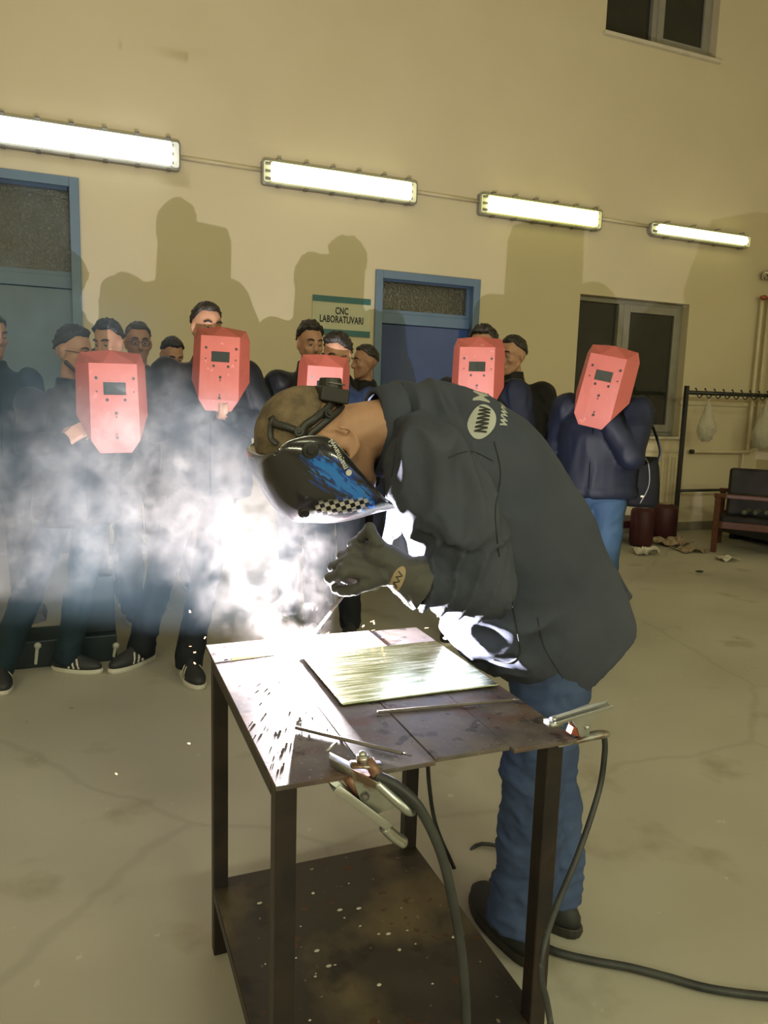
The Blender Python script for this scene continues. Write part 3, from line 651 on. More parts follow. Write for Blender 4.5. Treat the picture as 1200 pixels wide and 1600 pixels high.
# ------------------------------------------------------------------ people
def cloth(name, c1, c2=None, rough=.75, bs=300, nscale=5):
    return mat(name, c1, c2, rough=rough, nscale=nscale, bump=.35, bscale=bs, bdist=.0015, spec=.3)
SKIN = [mat('skin_a', (.46, .255, .165), (.40, .21, .135), rough=.5, nscale=25, spec=.4), mat('skin_b', (.40, .215, .14), (.34, .175, .11), rough=.5, nscale=25, spec=.4)]
for m_ in SKIN:
    b = m_.node_tree.nodes['Principled BSDF']; b.inputs['Subsurface Weight'].default_value = .0
HAIR = mat('black_hair', (.010, .008, .008), (.022, .017, .014), rough=.45, nscale=60, bump=.8, bscale=180, bdist=.004, stretch=(1, 1, .25))
HAIRB = mat('dark_brown_hair', (.025, .016, .012), (.045, .03, .022), rough=.5, nscale=60, bump=.8, bscale=180, bdist=.004, stretch=(1, 1, .25))
BUZZ = mat('greying_buzz_hair', (.27, .20, .125), (.13, .10, .065), rough=.8, nscale=30, detail=8, bump=1, bscale=420, bdist=.006)
EYEW = mat('eye_white', (.34, .31, .28), rough=.2); EYED = mat('eye_iris', (.02, .012, .008), rough=.1)
LIP = mat('lips', (.30, .12, .09), rough=.45)

def frm(origin, zdir, face):
    """head frame: Z = crown direction, -Y = face direction"""
    z = Vector(zdir).normalized(); y = -Vector(face); y = (y-z*y.dot(z)).normalized(); x = y.cross(z)
    return Matrix(((x.x, y.x, z.x, origin[0]), (x.y, y.y, z.y, origin[1]), (x.z, y.z, z.z, origin[2]), (0, 0, 0, 1)))
def head_prims(mb, Mh, s=1.0):
    Mr = Mh.to_3x3()
    def e(c, r, rot=None): mb.ell(Mh @ (Vector(c)*s), tuple(q*s for q in r), Mr @ rot if rot is not None else Mr, 18, 12)
    def c(a, ra, b, rb, n=10, fl=1): mb.cap(Mh @ (Vector(a)*s), ra*s, Mh @ (Vector(b)*s), rb*s, n, fl)
    e((0, .012, .035), (.074, .094, .092)); e((0, -.022, -.02), (.062, .066, .075)); e((0, -.03, -.062), (.052, .056, .045))
    c((0, -.078, -.098), .017, (0, -.070, -.085), .022)
    for q in (-1, 1):
        c((q*.056, .0, -.045), .014, (q*.02, -.066, -.094), .016)              # jaw line
        e((q*.040, -.064, -.018), (.022, .020, .018))                            # cheek
        c((q*.012, -.085, .030), .009, (q*.042, -.074, .032), .008)              # brow
        rot = Matrix.Rotation(R(18*q), 3, 'Z')
        e((q*.076, .008, -.004), (.008, .019, .031), rot); e((q*.083, .016, .010), (.006, .013, .018), rot)   # ear
        c((q*.008, -.105, -.027), .007, (q*.011, -.100, -.028), .007)
    c((0, -.086, .022), .009, (0, -.110, -.020), .011); c((0, -.112, -.022), .010, (0, -.098, -.030), .010)
    c((-.014, -.088, -.060), .0065, (.014, -.088, -.060), .0065); c((-.011, -.087, -.071), .007, (.011, -.087, -.071), .007)
def face_parts(body, Mh, s, skin, glasses=False, closed=False):
    for q in (-1, 1):
        o = MB().ell(Mh @ (Vector((q*.029, -.0735, .009))*s), (.0118*s,)*3, None, 12, 8).build('eye', EYEW if not closed else skin, body, True)
        if not closed: MB().ell(Mh @ (Vector((q*.029, -.0810, .0085))*s), (.0062*s,)*3, None, 8, 6).build('iris', EYED, None, True); i_ = bpy.data.objects[-1] if False else col.objects[-1]; i_.parent = o
        MB().ell(Mh @ (Vector((q*.029, -.0735, .0145))*s), (.0128*s, .0128*s, .0085*s), Mh.to_3x3(), 12, 8).build('eyelid', skin, body, True)
        pts = [Mh @ (Vector(p)*s) for p in ((q*.012, -.093, .033), (q*.030, -.091, .041), (q*.050, -.076, .034))]
        MB().tube(spline(pts, 3), [.003*s, .0045*s, .005*s, .005*s, .0045*s, .0035*s, .002*s], 6).build('eyebrow', HAIR, body, True)
def hair(body, Mh, s, m, vol=1.0, seed=0, buzz=False, front=.60, part=0):
    vs = []; nu, nv = 56, 36; amp = (.0015 if buzz else .006*(1.7 if vol > 1.1 else 1))
    me = MB()
    rs = []
    for i in range(1, nv):
        th = math.pi*i/nv; rr = []
        for j in range(nu):
            ph = 2*math.pi*j/nu; d = Vector((math.sin(th)*math.cos(ph), math.sin(th)*math.sin(ph), -math.cos(th)))
            fy = -d.y
            lim = (-.30 if fy < -.2 else 0)
            # hairline height by direction: back low, sides at ear top, front high
            a = max(-1, min(1, fy/max(1e-4, math.hypot(d.x, d.y))))
            if a < 0: lim = -.42+(a+1)*(.50)
            else: lim = .08+(front-.08)*min(1, a*1.55)**1.3
            lim += .04*noise.noise(Vector((ph*3, seed, 0)))
            w_ = max(0, min(1, (d.z-lim)/.10)); w_ = w_*w_*(3-2*w_)
            nn_ = noise.noise(Vector((d.x*5+seed, d.y*5, d.z*5)))*amp*1.2 + noise.noise(Vector((d.x*22+seed, d.y*9, d.z*22)))*amp*.7
            up = max(0, d.z)
            k = .90+w_*(.13 if buzz else .17)+ (0 if buzz else w_*up*.10*vol + w_*up*max(0, fy)*.12*vol)
            p = Vector((d.x*.074*k, d.y*.094*k+.012, d.z*.092*k+.035)) + d*nn_*w_
            rr.append(Mh @ (p*s))
        rs.append(rr)
    me.rings(rs, True)
    return me.build('hair', m, body, True)
def beard(body, Mh, s, m):
    mb = MB()
    for q in (-1, 1):
        mb.cap(Mh @ (Vector((q*.058, -.004, -.045))*s), .0145*s, Mh @ (Vector((q*.02, -.069, -.095))*s), .0175*s, 10)
    mb.cap(Mh @ (Vector((-.012, -.081, -.099))*s), .018*s, Mh @ (Vector((.012, -.081, -.099))*s), .018*s)
    return link('beard', remesh(mb, .005, 2), m, body, True)
def hand(mb, wrist, d, n, s=1.0, curl=(40, 45, 35), thumb=1, spread=.021, fr=.0088, joints=None):
    """wrist point, d finger direction, n the way the palm looks; thumb leaves the side of the palm"""
    wrist = Vector(wrist); d = Vector(d).normalized(); n = Vector(n); n = (n-d*n.dot(d)).normalized(); sd = d.cross(n)*thumb
    # palm: a flattened block
    for k, (o_, r0, r1) in enumerate(((-.030, .016, .015), (-.010, .018, .016), (.010, .019, .016), (.030, .018, .015))):
        mb.cap(wrist+d*.012*s+sd*o_*.55*s, r0*s, wrist+d*.085*s+sd*o_*s, r1*s*.8, 10)
    lens = ((.040, .025, .020), (.045, .029, .021), (.043, .027, .020), (.034, .020, .017))
    for i, ln in enumerate(lens):
        off = (1.5-i)*spread*s
        p = wrist+d*(.088-.004*abs(i-1.2))*s+sd*off; a = 0
        dd = (d+sd*(1.5-i)*.05).normalized()
        for j, l in enumerate(ln):
            a += R(curl[j]+(i-1)*3)
            v = dd*math.cos(a)+n*math.sin(a)
            q = p+v*l*s; mb.cap(p, (fr-.0007*j)*s, q, (fr-.0007*(j+1))*s, 9); p = q
    t0 = wrist+d*.022*s+sd*.026*s; v = (d*.72+sd*.62+n*.35).normalized(); t1 = t0+v*.040*s
    v2 = (d*.80+sd*.10+n*.62).normalized(); t2 = t1+v2*.032*s; v3 = (d*.72-sd*.22+n*.66).normalized(); t3 = t2+v3*.024*s
    mb.cap(t0, .0145*s, t1, .0105*s, 9); mb.cap(t1, .0105*s, t2, .0098*s, 9); mb.cap(t2, .0098*s, t3, .0085*s, 9)
def ik(a, b, l1, l2, hint):
    a, b, hint = Vector(a), Vector(b), Vector(hint); d = b-a; L = min(d.length, (l1+l2)*.999); t = d.normalized()
    h = (hint-t*hint.dot(t)).normalized(); x = (l1*l1-l2*l2+L*L)/(2*L); y = math.sqrt(max(0, l1*l1-x*x))
    return a+t*x+h*y, a+t*L
def folds(me, amp, f=6.0, seed=0.0, vs=1.0, zr=None):
    n = len(me.vertices); me.update()
    nr = [v.normal.copy() for v in me.vertices]; out = []
    for v, vn in zip(me.vertices, nr):
        p = v.co.copy(); q = Vector((p.x*f+seed, p.y*f, p.z*f*vs))
        w0 = noise.noise(q*.6)
        a = noise.noise(q+Vector((w0*1.5, w0*1.5, -w0)))
        rdg = 1-abs(a)*3.2
        k = amp*(max(rdg, -.6)*.8+w0*.9)
        if zr: k *= max(0, min(1, (p.z-zr[0])/(zr[1]-zr[0])))
        out.extend(p+vn*k)
    me.vertices.foreach_set('co', out); me.update()
def shoe(body, ankle, toe_dir, s, upper, sole, stripes=None, L_=.285):
    """ankle ground point, facing direction"""
    d = Vector((toe_dir[0], toe_dir[1], 0)).normalized(); sd = Vector((-d.y, d.x, 0)); o = Vector((ankle[0], ankle[1], 0))
    def outline(z, k, n=26):
        out = []
        for i in range(n):
            a = 2*math.pi*i/n; u = math.cos(a); v = math.sin(a)
            l = u*(L_/2)*k+.055; wd = .047*k*(1+.12*u)*(1-.12*max(0, -u)) * (1 if abs(u) < .99 else 1)
            wd = .048*k*(1.0+.08*math.sin(u*3))
            out.append(o+d*l*s+sd*(v*abs(v)**-.15 if abs(v) > 1e-3 else 0)*wd*s+Vector((0, 0, z*s)))
        return out
    mb = MB(); rs = []
    prof = ((.022, .97, 0), (.045, .96, 0), (.060, .86, -.004), (.075, .66, -.018), (.092, .46, -.034), (.112, .40, -.052))
    for z, k, sh in prof:
        r_ = outline(z, k); rs.append([p+d*sh*s*1.2 for p in r_])
    u_ = mb.rings(rs).build('shoe', upper, body, True)
    MB().rings([outline(.0, .98), outline(.012, 1.02), outline(.026, 1.0)]).build('sole', sole, u_, False, .003)
    if stripes:
        for q in (-1, 1):
            for k in range(3):
                c = o+d*(.035+.028*k)*s
                a_ = c+sd*q*.0465*s+Vector((0, 0, .030*s)); b_ = c-d*.022*s+sd*q*.030*s+Vector((0, 0, .078*s))
                MB().tube([a_, a_.lerp(b_, .5)+sd*q*.005*s, b_], .0062*s, 6, True, .5, up=sd).build('stripe', stripes, u_)
    return u_
WHITE = mat('white_shoe_rubber', (.62, .60, .52), (.5, .48, .4), rough=.5); BLKS = mat('black_shoe_upper', (.018, .02, .024), (.028, .03, .034), rough=.6)
DSOLE = mat('dark_shoe_sole', (.03, .028, .026), rough=.6); BEIGE = mat('beige_suede', (.42, .36, .25), (.35, .30, .21), rough=.7)
def person(px, pytop, zc, label, jm, tm, hy=0, hp=0, hroll=0, yaw=None, hairm=HAIR, vol=1.0, vox=.010, seed=0, puff=0.0, rh=None, lh=None, hidden_legs=False,
           skin=0, glasses=False, bd=False, feet=None, shoes=(BLKS, WHITE, None), collar=.02, lean=0, hint=None, hood=False, pal=None, wide=1.0, front=.60, closed=False, shirt=None, cap_=None, hem=.80):
    top = PZ(px, pytop, zc); h = top.z; s = h/1.80; x, y = top.x, top.y
    root_ = root('person', (x, y, 0), label, 'person')
    camyaw = math.atan2(-x, y)            # rotation that turns -Y towards the camera
    arcyaw = math.atan2(ARC.x-x, y-ARC.y)
    yw = arcyaw if yaw is None else camyaw+R(yaw)
    B_ = Matrix.Translation((x, y, 0)) @ Matrix.Rotation(yw, 4, 'Z') @ Matrix.Scale(s, 4)
    T_ = lambda *p: B_ @ Vector(p)
    hd = Matrix.Translation(T_(0, -.02, 1.672)) @ Matrix.Rotation(camyaw+R(hy), 4, 'Z') @ Matrix.Rotation(R(hroll), 4, 'Y') @ Matrix.Rotation(R(hp), 4, 'X')
    mb = MB(); head_prims(mb, hd, s)
    c = lambda a, ra, b, rb, n=12: mb.cap(T_(*a), ra*s, T_(*b), rb*s, n)
    c((0, .025, 1.42), .062, (0, .012, 1.60), .056)
    c((-.12, .01, 1.43), .05, (.12, .01, 1.43), .05); c((0, 0, 1.30), .13, (0, 0, 1.02), .12)
    c((-.06, 0, .95), .10, (.06, 0, .95), .10)
    ft = feet
    if ft is None: ft = [T_(-.11, 0, 0), T_(.11, 0, 0)]
    ft = [Vector((p[0], p[1], 0)) for p in ft]
    hips = [T_(-.09, 0, .93), T_(.09, 0, .93)]
    legs = []
    for hp_, f_ in zip(hips, ft):
        ank = f_+Vector((0, 0, .09*s)); kn = hp_.lerp(ank, .5)+(T_(0, -.03, 0)-T_(0, 0, 0)); legs.append((hp_, kn, ank))
        mb.cap(hp_, .078*s, kn, .052*s); mb.cap(kn, .052*s, ank, .040*s)
    sh = [T_(-.185*wide, .01, 1.435), T_(.185*wide, .01, 1.435)]
    arms = []
    for k, tgt in enumerate((rh, lh)):
        q = -1 if k == 0 else 1
        if tgt is None: tgt = T_(q*.15, -.035, .985); hn = T_(q*.6, .5, 0)-T_(0, 0, 0); fd = Vector((0, 0, -1))
        else: hn = (T_(q*.55, -.1, -1)-T_(0, 0, 0)); fd = None
        el, wr = ik(sh[k], tgt, .30*s, .265*s, hn); arms.append((sh[k], el, wr))
        mb.cap(sh[k], .052*s, el, .040*s); mb.cap(el, .040*s, wr, .027*s)
        fdir = (wr-el).normalized()
        if pal and k in pal: fdir, pn, cu, th_ = pal[k]; hand(mb, wr, fdir, pn, s, cu, thumb=th_)
        elif rh is None and k == 0 or lh is None and k == 1: hand(mb, wr, fdir, T_(0, .8, -.6)-T_(0, 0, 0), s*.6, (60, 60, 40), thumb=(q))
        else: hand(mb, wr, fdir, T_(0, -1, 0)-T_(0, 0, 0), s, (50, 60, 40), thumb=q)
    body = link('body', remesh(mb, vox*s, 5, .5), SKIN[skin], root_, True)
    face_parts(root_, hd, s, SKIN[skin], closed=closed)
    hair(root_, hd, s, hairm, vol, seed, front=front)
    if bd: beard(root_, hd, s, HAIRB)
    if glasses:
        g = MB()
        for q in (-1, 1):
            ctr = Vector((q*.031, -.098, .010)); pts = [hd @ ((ctr+Vector((.024*math.cos(a), .004*abs(math.cos(a)), .017*math.sin(a))))*s) for a in [2*math.pi*i/14 for i in range(15)]]
            g.tube(pts, .0021*s, 5); g.tube([hd @ (Vector((q*.055, -.092, .014))*s), hd @ (Vector((q*.078, .0, .012))*s)], .002*s, 5)
        g.tube([hd @ (Vector((-.008, -.102, .014))*s), hd @ (Vector((.008, -.102, .014))*s)], .002*s, 5)
        g.build('glasses', 'black', root_, True)
    # jacket
    j = MB(); rs = []
    pf = puff
    for z, rx_, ry_, dy in ((hem, .195, .150, 0), (max(.86, hem+.04), .205, .158, 0), (1.0, .195, .150, 0), (1.14, .195, .150, 0), (1.28, .205, .150, .0), (1.38, .195, .13, .01), (1.455, .15, .095, .015), (1.50, .095, .080, .02)):
        n = 26; rs.append([T_((rx_*wide+pf)*math.cos(a)*1.0, (ry_+pf)*math.sin(a)+dy, z) for a in [2*math.pi*i/n for i in range(n)]])
    j.rings(rs)
    for a, e_, w_ in arms:
        j.cap(a, (.075+pf)*s, e_, (.060+pf*.7)*s, 14); wr2 = e_.lerp(w_, .97); j.cap(e_, (.060+pf*.7)*s, wr2, (.045+pf*.5)*s, 14)
    j.tube([T_(0, .02, 1.44), T_(0, .018, 1.50+collar*.5), T_(0, .014, 1.53+collar)], [.098*s, .085*s, .078*s], 20)
    if hood: j.ell(T_(0, .105, 1.47), (.12*s, .07*s, .06*s), B_.to_3x3().normalized())
    me = remesh(j, .0125*s, 3); folds(me, .009*s, 7/s, seed*3.1, .55)
    jk = link('jacket', me, jm, root_, True)
    zz = MB().tube(spline([T_(0, -.156-pf, hem+.03), T_(0, -.150-pf, 1.0), T_(0, -.152-pf, 1.2), T_(0, -.135-pf, 1.36), T_(0, -.085-pf*.5, 1.47)], 4), .0045*s, 6).build('zip', mat('matte_black_zip', (.008, .009, .012), rough=.9, spec=.1), jk)
    if collar > .05:
        pass
    # trousers and shoes
    t = MB(); t.cap(T_(-.07, 0, .96), .115*s, T_(.07, 0, .96), .115*s, 16)
    for hp_, kn, an in legs:
        t.cap(hp_, .098*s, kn, .075*s, 14); low = an+Vector((0, 0, .0*s)); t.tube([kn, kn.lerp(low, .6), low, low-Vector((0, 0, .045*s))], [.075*s, .068*s, .066*s, .064*s], 16)
    me = remesh(t, .0125*s, 3); folds(me, .007*s, 9/s, seed*1.7+4, .8)
    link('trousers', me, tm, root_, True)
    fdir = (T_(0, -1, 0)-T_(0, 0, 0))
    for k, f_ in enumerate(ft):
        d_ = fdir if feet is None or len(feet[k]) < 4 else Vector((feet[k][2], feet[k][3], 0))
        shoe(root_, f_, d_, s, *shoes)
    return root_, jk, hd, s

def mask(px, py, zc, h, label, yaw=0, roll=0, tilt=0, lens='mask_lens'):
    """hand-held shield: flat front panel, slanted top and side panels, dark glass window"""
    c = PZ(px, py, zc); camyaw = math.atan2(-c.x, c.y)
    Mx = Matrix.Translation(c) @ Matrix.Rotation(camyaw+R(yaw), 4, 'Z') @ Matrix.Rotation(R(roll), 4, 'Y') @ Matrix.Rotation(R(tilt), 4, 'X')
    k = h/164
    g = root('welding_shield', c, label, 'face shield', 'red hand-held welding shields')
    V = lambda x, z, y=0: Mx @ Vector((x*k, y*k, z*k))
    mr = mat('red_fibre_shield', (.38, .092, .066), (.34, .08, .058), rough=.5, nscale=7, bump=.15, bscale=90, bdist=.001, extra=ex_spots(34, .66, (.58, .24, .19), .4, .05))
    x0, x1, z0, z1 = -16, 18, 10, 30   # window hole
    P_ = dict(A=(-36, 59, 0), B=(36, 59, 0), C=(37, -62, 3), D=(24, -82, 8), E=(-24, -82, 8), F=(-37, -62, 3),
              G=(-46, 78, 30), H=(46, 78, 30), G2=(0, 82, 22), I=(53, 60, 34), J=(55, -20, 36), K=(-53, 60, 34), L=(-55, -20, 36),
              w0=(x0, z0, 0), w1=(x1, z0, 0), w2=(x1, z1, 0), w3=(x0, z1, 0), t0=(x0, 59, 0), t1=(x1, 59, 0), l0=(-36.4, z0, .8), l1=(-36.2, z1, .4), r0=(36.4, z0, .8), r1=(36.2, z1, .4), b0=(x0, -62, 3), b1=(x1, -62, 3))
    nm = list(P_); vs = [V(P_[n_][0], P_[n_][1], P_[n_][2]) for n_ in nm]; ix = {n_: i for i, n_ in enumerate(nm)}
    fs = ['A l1 w3 t0', 't0 w3 w2 t1', 't1 w2 r1 B', 'l1 l0 w0 w3', 'w2 w1 r0 r1', 'l0 F b0 w0', 'w0 b0 b1 w1', 'w1 b1 C r0', 'F E b0', 'b0 E D b1', 'b1 D C',
          'G A t0 G2', 'G2 t0 t1', 'G2 t1 B H', 'K A G', 'H B I', 'K L l0 l1 A', 'L F l0', 'L E F', 'I B r1 r0 J', 'J r0 C', 'J C D']
    o = MB().add(vs, [tuple(ix[q] for q in f.split()) for f in fs]).build('shell', mr, g)
    sl = o.modifiers.new('s', 'SOLIDIFY'); sl.thickness = .0028; sl.offset = 0
    bv = o.modifiers.new('b', 'BEVEL'); bv.width = .0015; bv.segments = 2; bv.limit_method = 'ANGLE'; bv.angle_limit = R(14)
    fr = MB()
    for a, b in (((x0-2, z0-2), (x1+2, z0)), ((x0-2, z1), (x1+2, z1+2)), ((x0-2, z0), (x0, z1)), ((x1, z0), (x1+2, z1))):
        fr.box((a[0]*k, -1.0*k, a[1]*k), (b[0]*k, 1*k, b[1]*k), Mx)
    fr.build('window_rim', mr, g)
    MB().box((x0*k, .8*k, z0*k), (x1*k, 2*k, z1*k), Mx).build('lens', mat('mask_lens', (.012, .02, .022), (.02, .03, .032), rough=.07, spec=.8, coat=1), g)
    for (x, z) in ((-26, 36), (30, 36), (-26, 15), (30, 15), (-11, 2), (16, 2), (2, -19), (2, -25), (2, -52), (2, -58), (-49, -18), (49, -18)):
        yb = 1.5 if abs(x) < 40 else 30
        rr = 2.5 if z not in (15, -25, -52) else 1.3
        MB().tube([V(x, z, yb-3), V(x, z, yb+2)], rr*k, 8).build('screw', 'blackmetal', g)
    MB().tube(spline([V(2, -20, 6), V(2, -24, 26), V(2, -40, 34), V(2, -55, 26), V(2, -58, 8)], 5), 5*k, 8).build('grip', 'blackmetal', g, True)
    return g, Mx, k
JK = dict(black=cloth('black_nylon_jacket', (.005, .006, .009), (.008, .009, .012), .55), navy=cloth('navy_padded_jacket', (.0045, .007, .017), (.0065, .010, .022), .6),
          char=cloth('charcoal_jacket', (.009, .009, .011), (.014, .014, .015)), blue=cloth('blue_sweat_jacket', (.010, .020, .055), (.014, .028, .065)),
          tealj=cloth('dark_teal_jacket', (.006, .012, .017), (.009, .016, .021)))
TR = dict(jean=cloth('mid_blue_jeans', (.022, .055, .105), (.034, .072, .13), bs=500), dark=cloth('dark_trousers', (.006, .008, .013), (.010, .012, .018)), teal=cloth('dark_teal_jeans', (.008, .02, .032), (.012, .03, .042)))
random.seed(4)
def G(px, py): p = P(px, py, 2, 0); return p
# left group -------------------------------------------------------
w1 = PZ(98, 692, 3.26)
f1 = G(112, 1052); f2 = G(8, 1072)
person(113, 513, 3.62, 'person with glasses and dark hair holding the nearest shield at left', JK['black'], TR['teal'], hy=52, hp=8, yaw=18, seed=1, rh=w1, vox=.0065, wide=1.12,
       pal={0: (Vector((.72, .10, .58)), Vector((.35, .9, -.35)), (30, 62, 40), 1)}, glasses=True, bd=True, feet=[(f2.x-.02, f2.y+.05, .15, -1), (f1.x-.02, f1.y+.05, .9, -.5)], shoes=(BLKS, WHITE, WHITE), vol=1.2)
person(-14, 493, 4.5, 'person in dark jacket cut off by the left edge of the photo', JK['tealj'], TR['teal'], hy=25, hp=5, seed=2, skin=1, wide=1.05)
person(168, 503, 4.42, 'short haired person behind the nearest shield, between glasses wearers', JK['char'], TR['dark'], hy=-30, hp=14, seed=3, vol=1.3)
person(215, 506, 4.9, 'person with thin glasses in the back row, before the first dark door shadow', JK['char'], TR['dark'], hy=8, hp=4, seed=4, glasses=True, hairm=HAIRB, skin=1)
person(268, 529, 5.35, 'person in the back row whose black hair just shows beside the second shield holder', JK['black'], TR['dark'], hy=20, hp=25, seed=5)
f1 = G(225, 1040); f2 = G(297, 1063)
person(323, 476, 4.12, 'tallest person, black hair over the second shield, wearing black jacket and striped shoes', JK['black'], TR['dark'], hy=22, hp=3, seed=6, rh=PZ(322, 640, 4.02), lh=PZ(362, 650, 4.04), wide=1.12, puff=.015,
       feet=[(f1.x-.01, f1.y+.05, -.75, -.6), (f2.x, f2.y+.05, .15, -1)], shoes=(BLKS, WHITE, WHITE), vol=.9)
# centre group -----------------------------------------------------
person(485, 506, 4.75, 'person with thick wavy black hair and high collar under the laboratory sign', JK['black'], TR['dark'], hy=22, hp=8, seed=7, vol=1.7, collar=.05, puff=.02, hood=True)
person(528, 524, 4.28, 'bearded person holding the third shield, partly behind the welder', JK['blue'], TR['dark'], hy=-38, hp=14, seed=8, bd=True, vol=1.5, glasses=True, rh=PZ(490, 650, 4.12), lh=PZ(530, 650, 4.12), wide=1.05, vox=.0075)
person(571, 540, 5.55, 'short haired person at the back beside the blue door', JK['char'], TR['dark'], hy=-62, hp=4, seed=9, vol=.4, skin=1)
# right group ------------------------------------------------------
person(757, 512, 4.27, 'person with curly black hair showing above the fourth shield', JK['navy'], TR['dark'], hy=-20, hp=5, seed=10, vol=1.3, rh=PZ(730, 640, 4.14), lh=PZ(765, 640, 4.14), puff=.02, collar=.05)
person(803, 527, 5.0, 'dark haired person with face half behind an upturned jacket collar', JK['char'], TR['dark'], hy=-42, hp=6, seed=11, vol=.9, puff=.02, collar=.06, wide=1.05, hood=True, vox=.0075)
r10, j10, hd10, s10 = person(946, 543, 4.24, 'person in navy padded jacket and blue jeans holding the fifth shield', JK['navy'], TR['jean'], hy=-12, hp=4, seed=12, puff=.022, wide=1.08, hem=.93, lh=PZ(948, 650, 4.12), collar=.03)
mask(179, 627, 3.28, .452, 'nearest and pinkest red shield, held up at left in the smoke', yaw=6, roll=-1, tilt=-3)
mask(343, 574, 3.92, .452, 'red shield held high in front of the tallest person', yaw=-5, roll=1.5, tilt=-8)
mask(506, 618, 4.05, .430, 'red shield seen just above the head of the welder', yaw=4, roll=2, tilt=6)
mask(744, 588, 4.05, .430, 'red shield showing above the back of the welder, in front of curly black hair', yaw=-6, roll=0, tilt=0)
mask(938, 603, 4.04, .450, 'red shield tilted sideways in front of the aluminium window', yaw=-16, roll=11, tilt=-4)
# shoulder bag by the right-hand person
bx = PZ(1004, 757, 4.3)
g = root('shoulder_bag', bx, 'black shoulder bag with strap hanging beside the blue jeans', 'bag')
Mx = Matrix.Translation(bx) @ Matrix.Rotation(R(-30), 4, 'Z') @ Matrix.Scale(.80, 4)
rs = []
for z, a, b in ((-.16, .10, .05), (-.13, .125, .065), (0, .12, .065), (.13, .105, .055), (.20, .085, .03)):
    rs.append([Mx @ Vector((a*math.copysign(abs(math.cos(t))**.6, math.cos(t)), b*math.sin(t), z)) for t in [2*math.pi*i/24 for i in range(24)]])
MB().rings(rs).build('bag_body', mat('black_bag_fabric', (.004, .0045, .006), (.007, .007, .008), rough=.7, spec=.2, bump=.3, bscale=90), g, True)
MB().tube(spline([Mx @ Vector((-.02, -.066, -.13)), Mx @ Vector((.03, -.070, 0)), Mx @ Vector((.02, -.06, .14)), Mx @ Vector((-.01, -.04, .2))], 6), .0035, 6).build('zip', 'greyst', g, True)
MB().box((-.02, -.072, -.085), (.0, -.066, -.072), Mx).build('tag', 'white', g)
MB().tube(spline([Mx @ Vector((.09, 0, .17)), Mx @ Vector((.10, .0, .26)), Mx @ Vector((.02, .05, .46)), Mx @ Vector((-.12, .08, .62))], 6), .012, 8, True, .4).build('strap', 'blackmetal', g, True)
# ------------------------------------------------------------------ the welder
YW = 1.56
wld = root('person', (1.12, 1.56, 0), 'welder bent over the table in dark grey work jacket, blue jeans and black welding helmet', 'person')
def S(px, py, y=YW): return P(px, py, 1, y)
# head frame
hc = S(503, 694, 1.53); hs = 1.10
Hm = frm(hc, (-.985, .03, .02), (-.12, .0, -1.0))
footA = G(805, 1478); toeA = G(718, 1372); footB = G(862, 1440)
hipA, hipB = Vector((1.09, 1.50, .86)), Vector((1.17, 1.66, .86))
kA = S(800, 1262, 1.55); 
sh_n, sh_f = S(668, 715, 1.40), S(668, 700, 1.74)
el_n, wr_n = S(752, 912, 1.34), S(642, 902, 1.37)
el_f, wr_f = Vector((.80, 1.76, 1.02)), S(668, 862, 1.62)
pal_w = S(616, 893, 1.375); gd = (S(556, 872, 1.42)-pal_w).normalized(); gn = Vector((.05, .75, -.55))
mb = MB(); head_prims(mb, Hm, hs)
mb.cap(Hm @ Vector((0, .02, -.03)), .062, S(600, 672, 1.55), .070, 16); mb.cap(S(600, 672, 1.55), .068, S(650, 690, 1.56), .085, 16)
mb.cap(S(700, 710), .11, S(840, 890), .11, 18); mb.cap(sh_n, .045, sh_f, .045); mb.cap(S(840, 890), .10, (hipA+hipB)/2, .085, 18)
mb.cap(sh_n, .055, el_n, .045); mb.cap(el_n, .042, wr_n, .03); mb.cap(sh_f, .055, el_f, .045); mb.cap(el_f, .042, wr_f, .03)
for hp_, an in ((hipA, footA), (hipB, footB)):
    ank = Vector((an.x, an.y, .09)); kn = hp_.lerp(ank, .48)+Vector((-.02, 0, 0)); mb.cap(hp_+Vector((-.03, 0, -.03)), .07, kn, .055); mb.cap(kn, .055, ank, .04)
    pass
hand(mb, pal_w, gd, gn, .55, (58, 66, 45), thumb=1, fr=.0085); hand(mb, wr_f, (-.75, -.3, .5), (0, -.6, -.6), .9, (70, 70, 50), thumb=-1)
for a_, b_ in zip(((530, 668), (546, 669), (558, 680), (561, 695), (555, 710)), ((546, 669), (558, 680), (561, 695), (555, 710), (545, 718))): mb.cap(S(*a_, 1.437), .0058, S(*b_, 1.437), .0055, 8)
mb.ell(S(544, 693, 1.447), (.016, .008, .022))
me = remesh(mb, .0065, 5, .5)
# reddish outer ears come from the skin itself
wbody = link('body', me, mat('welder_skin', (.44, .255, .165), (.38, .21, .13), rough=.5, nscale=18, spec=.4, bump=.2, bscale=90), wld, True)
hair(wld, Hm, hs*1.01, BUZZ, 0, 3, buzz=True, front=.5)
face_parts(wld, Hm, hs, SKIN[0])
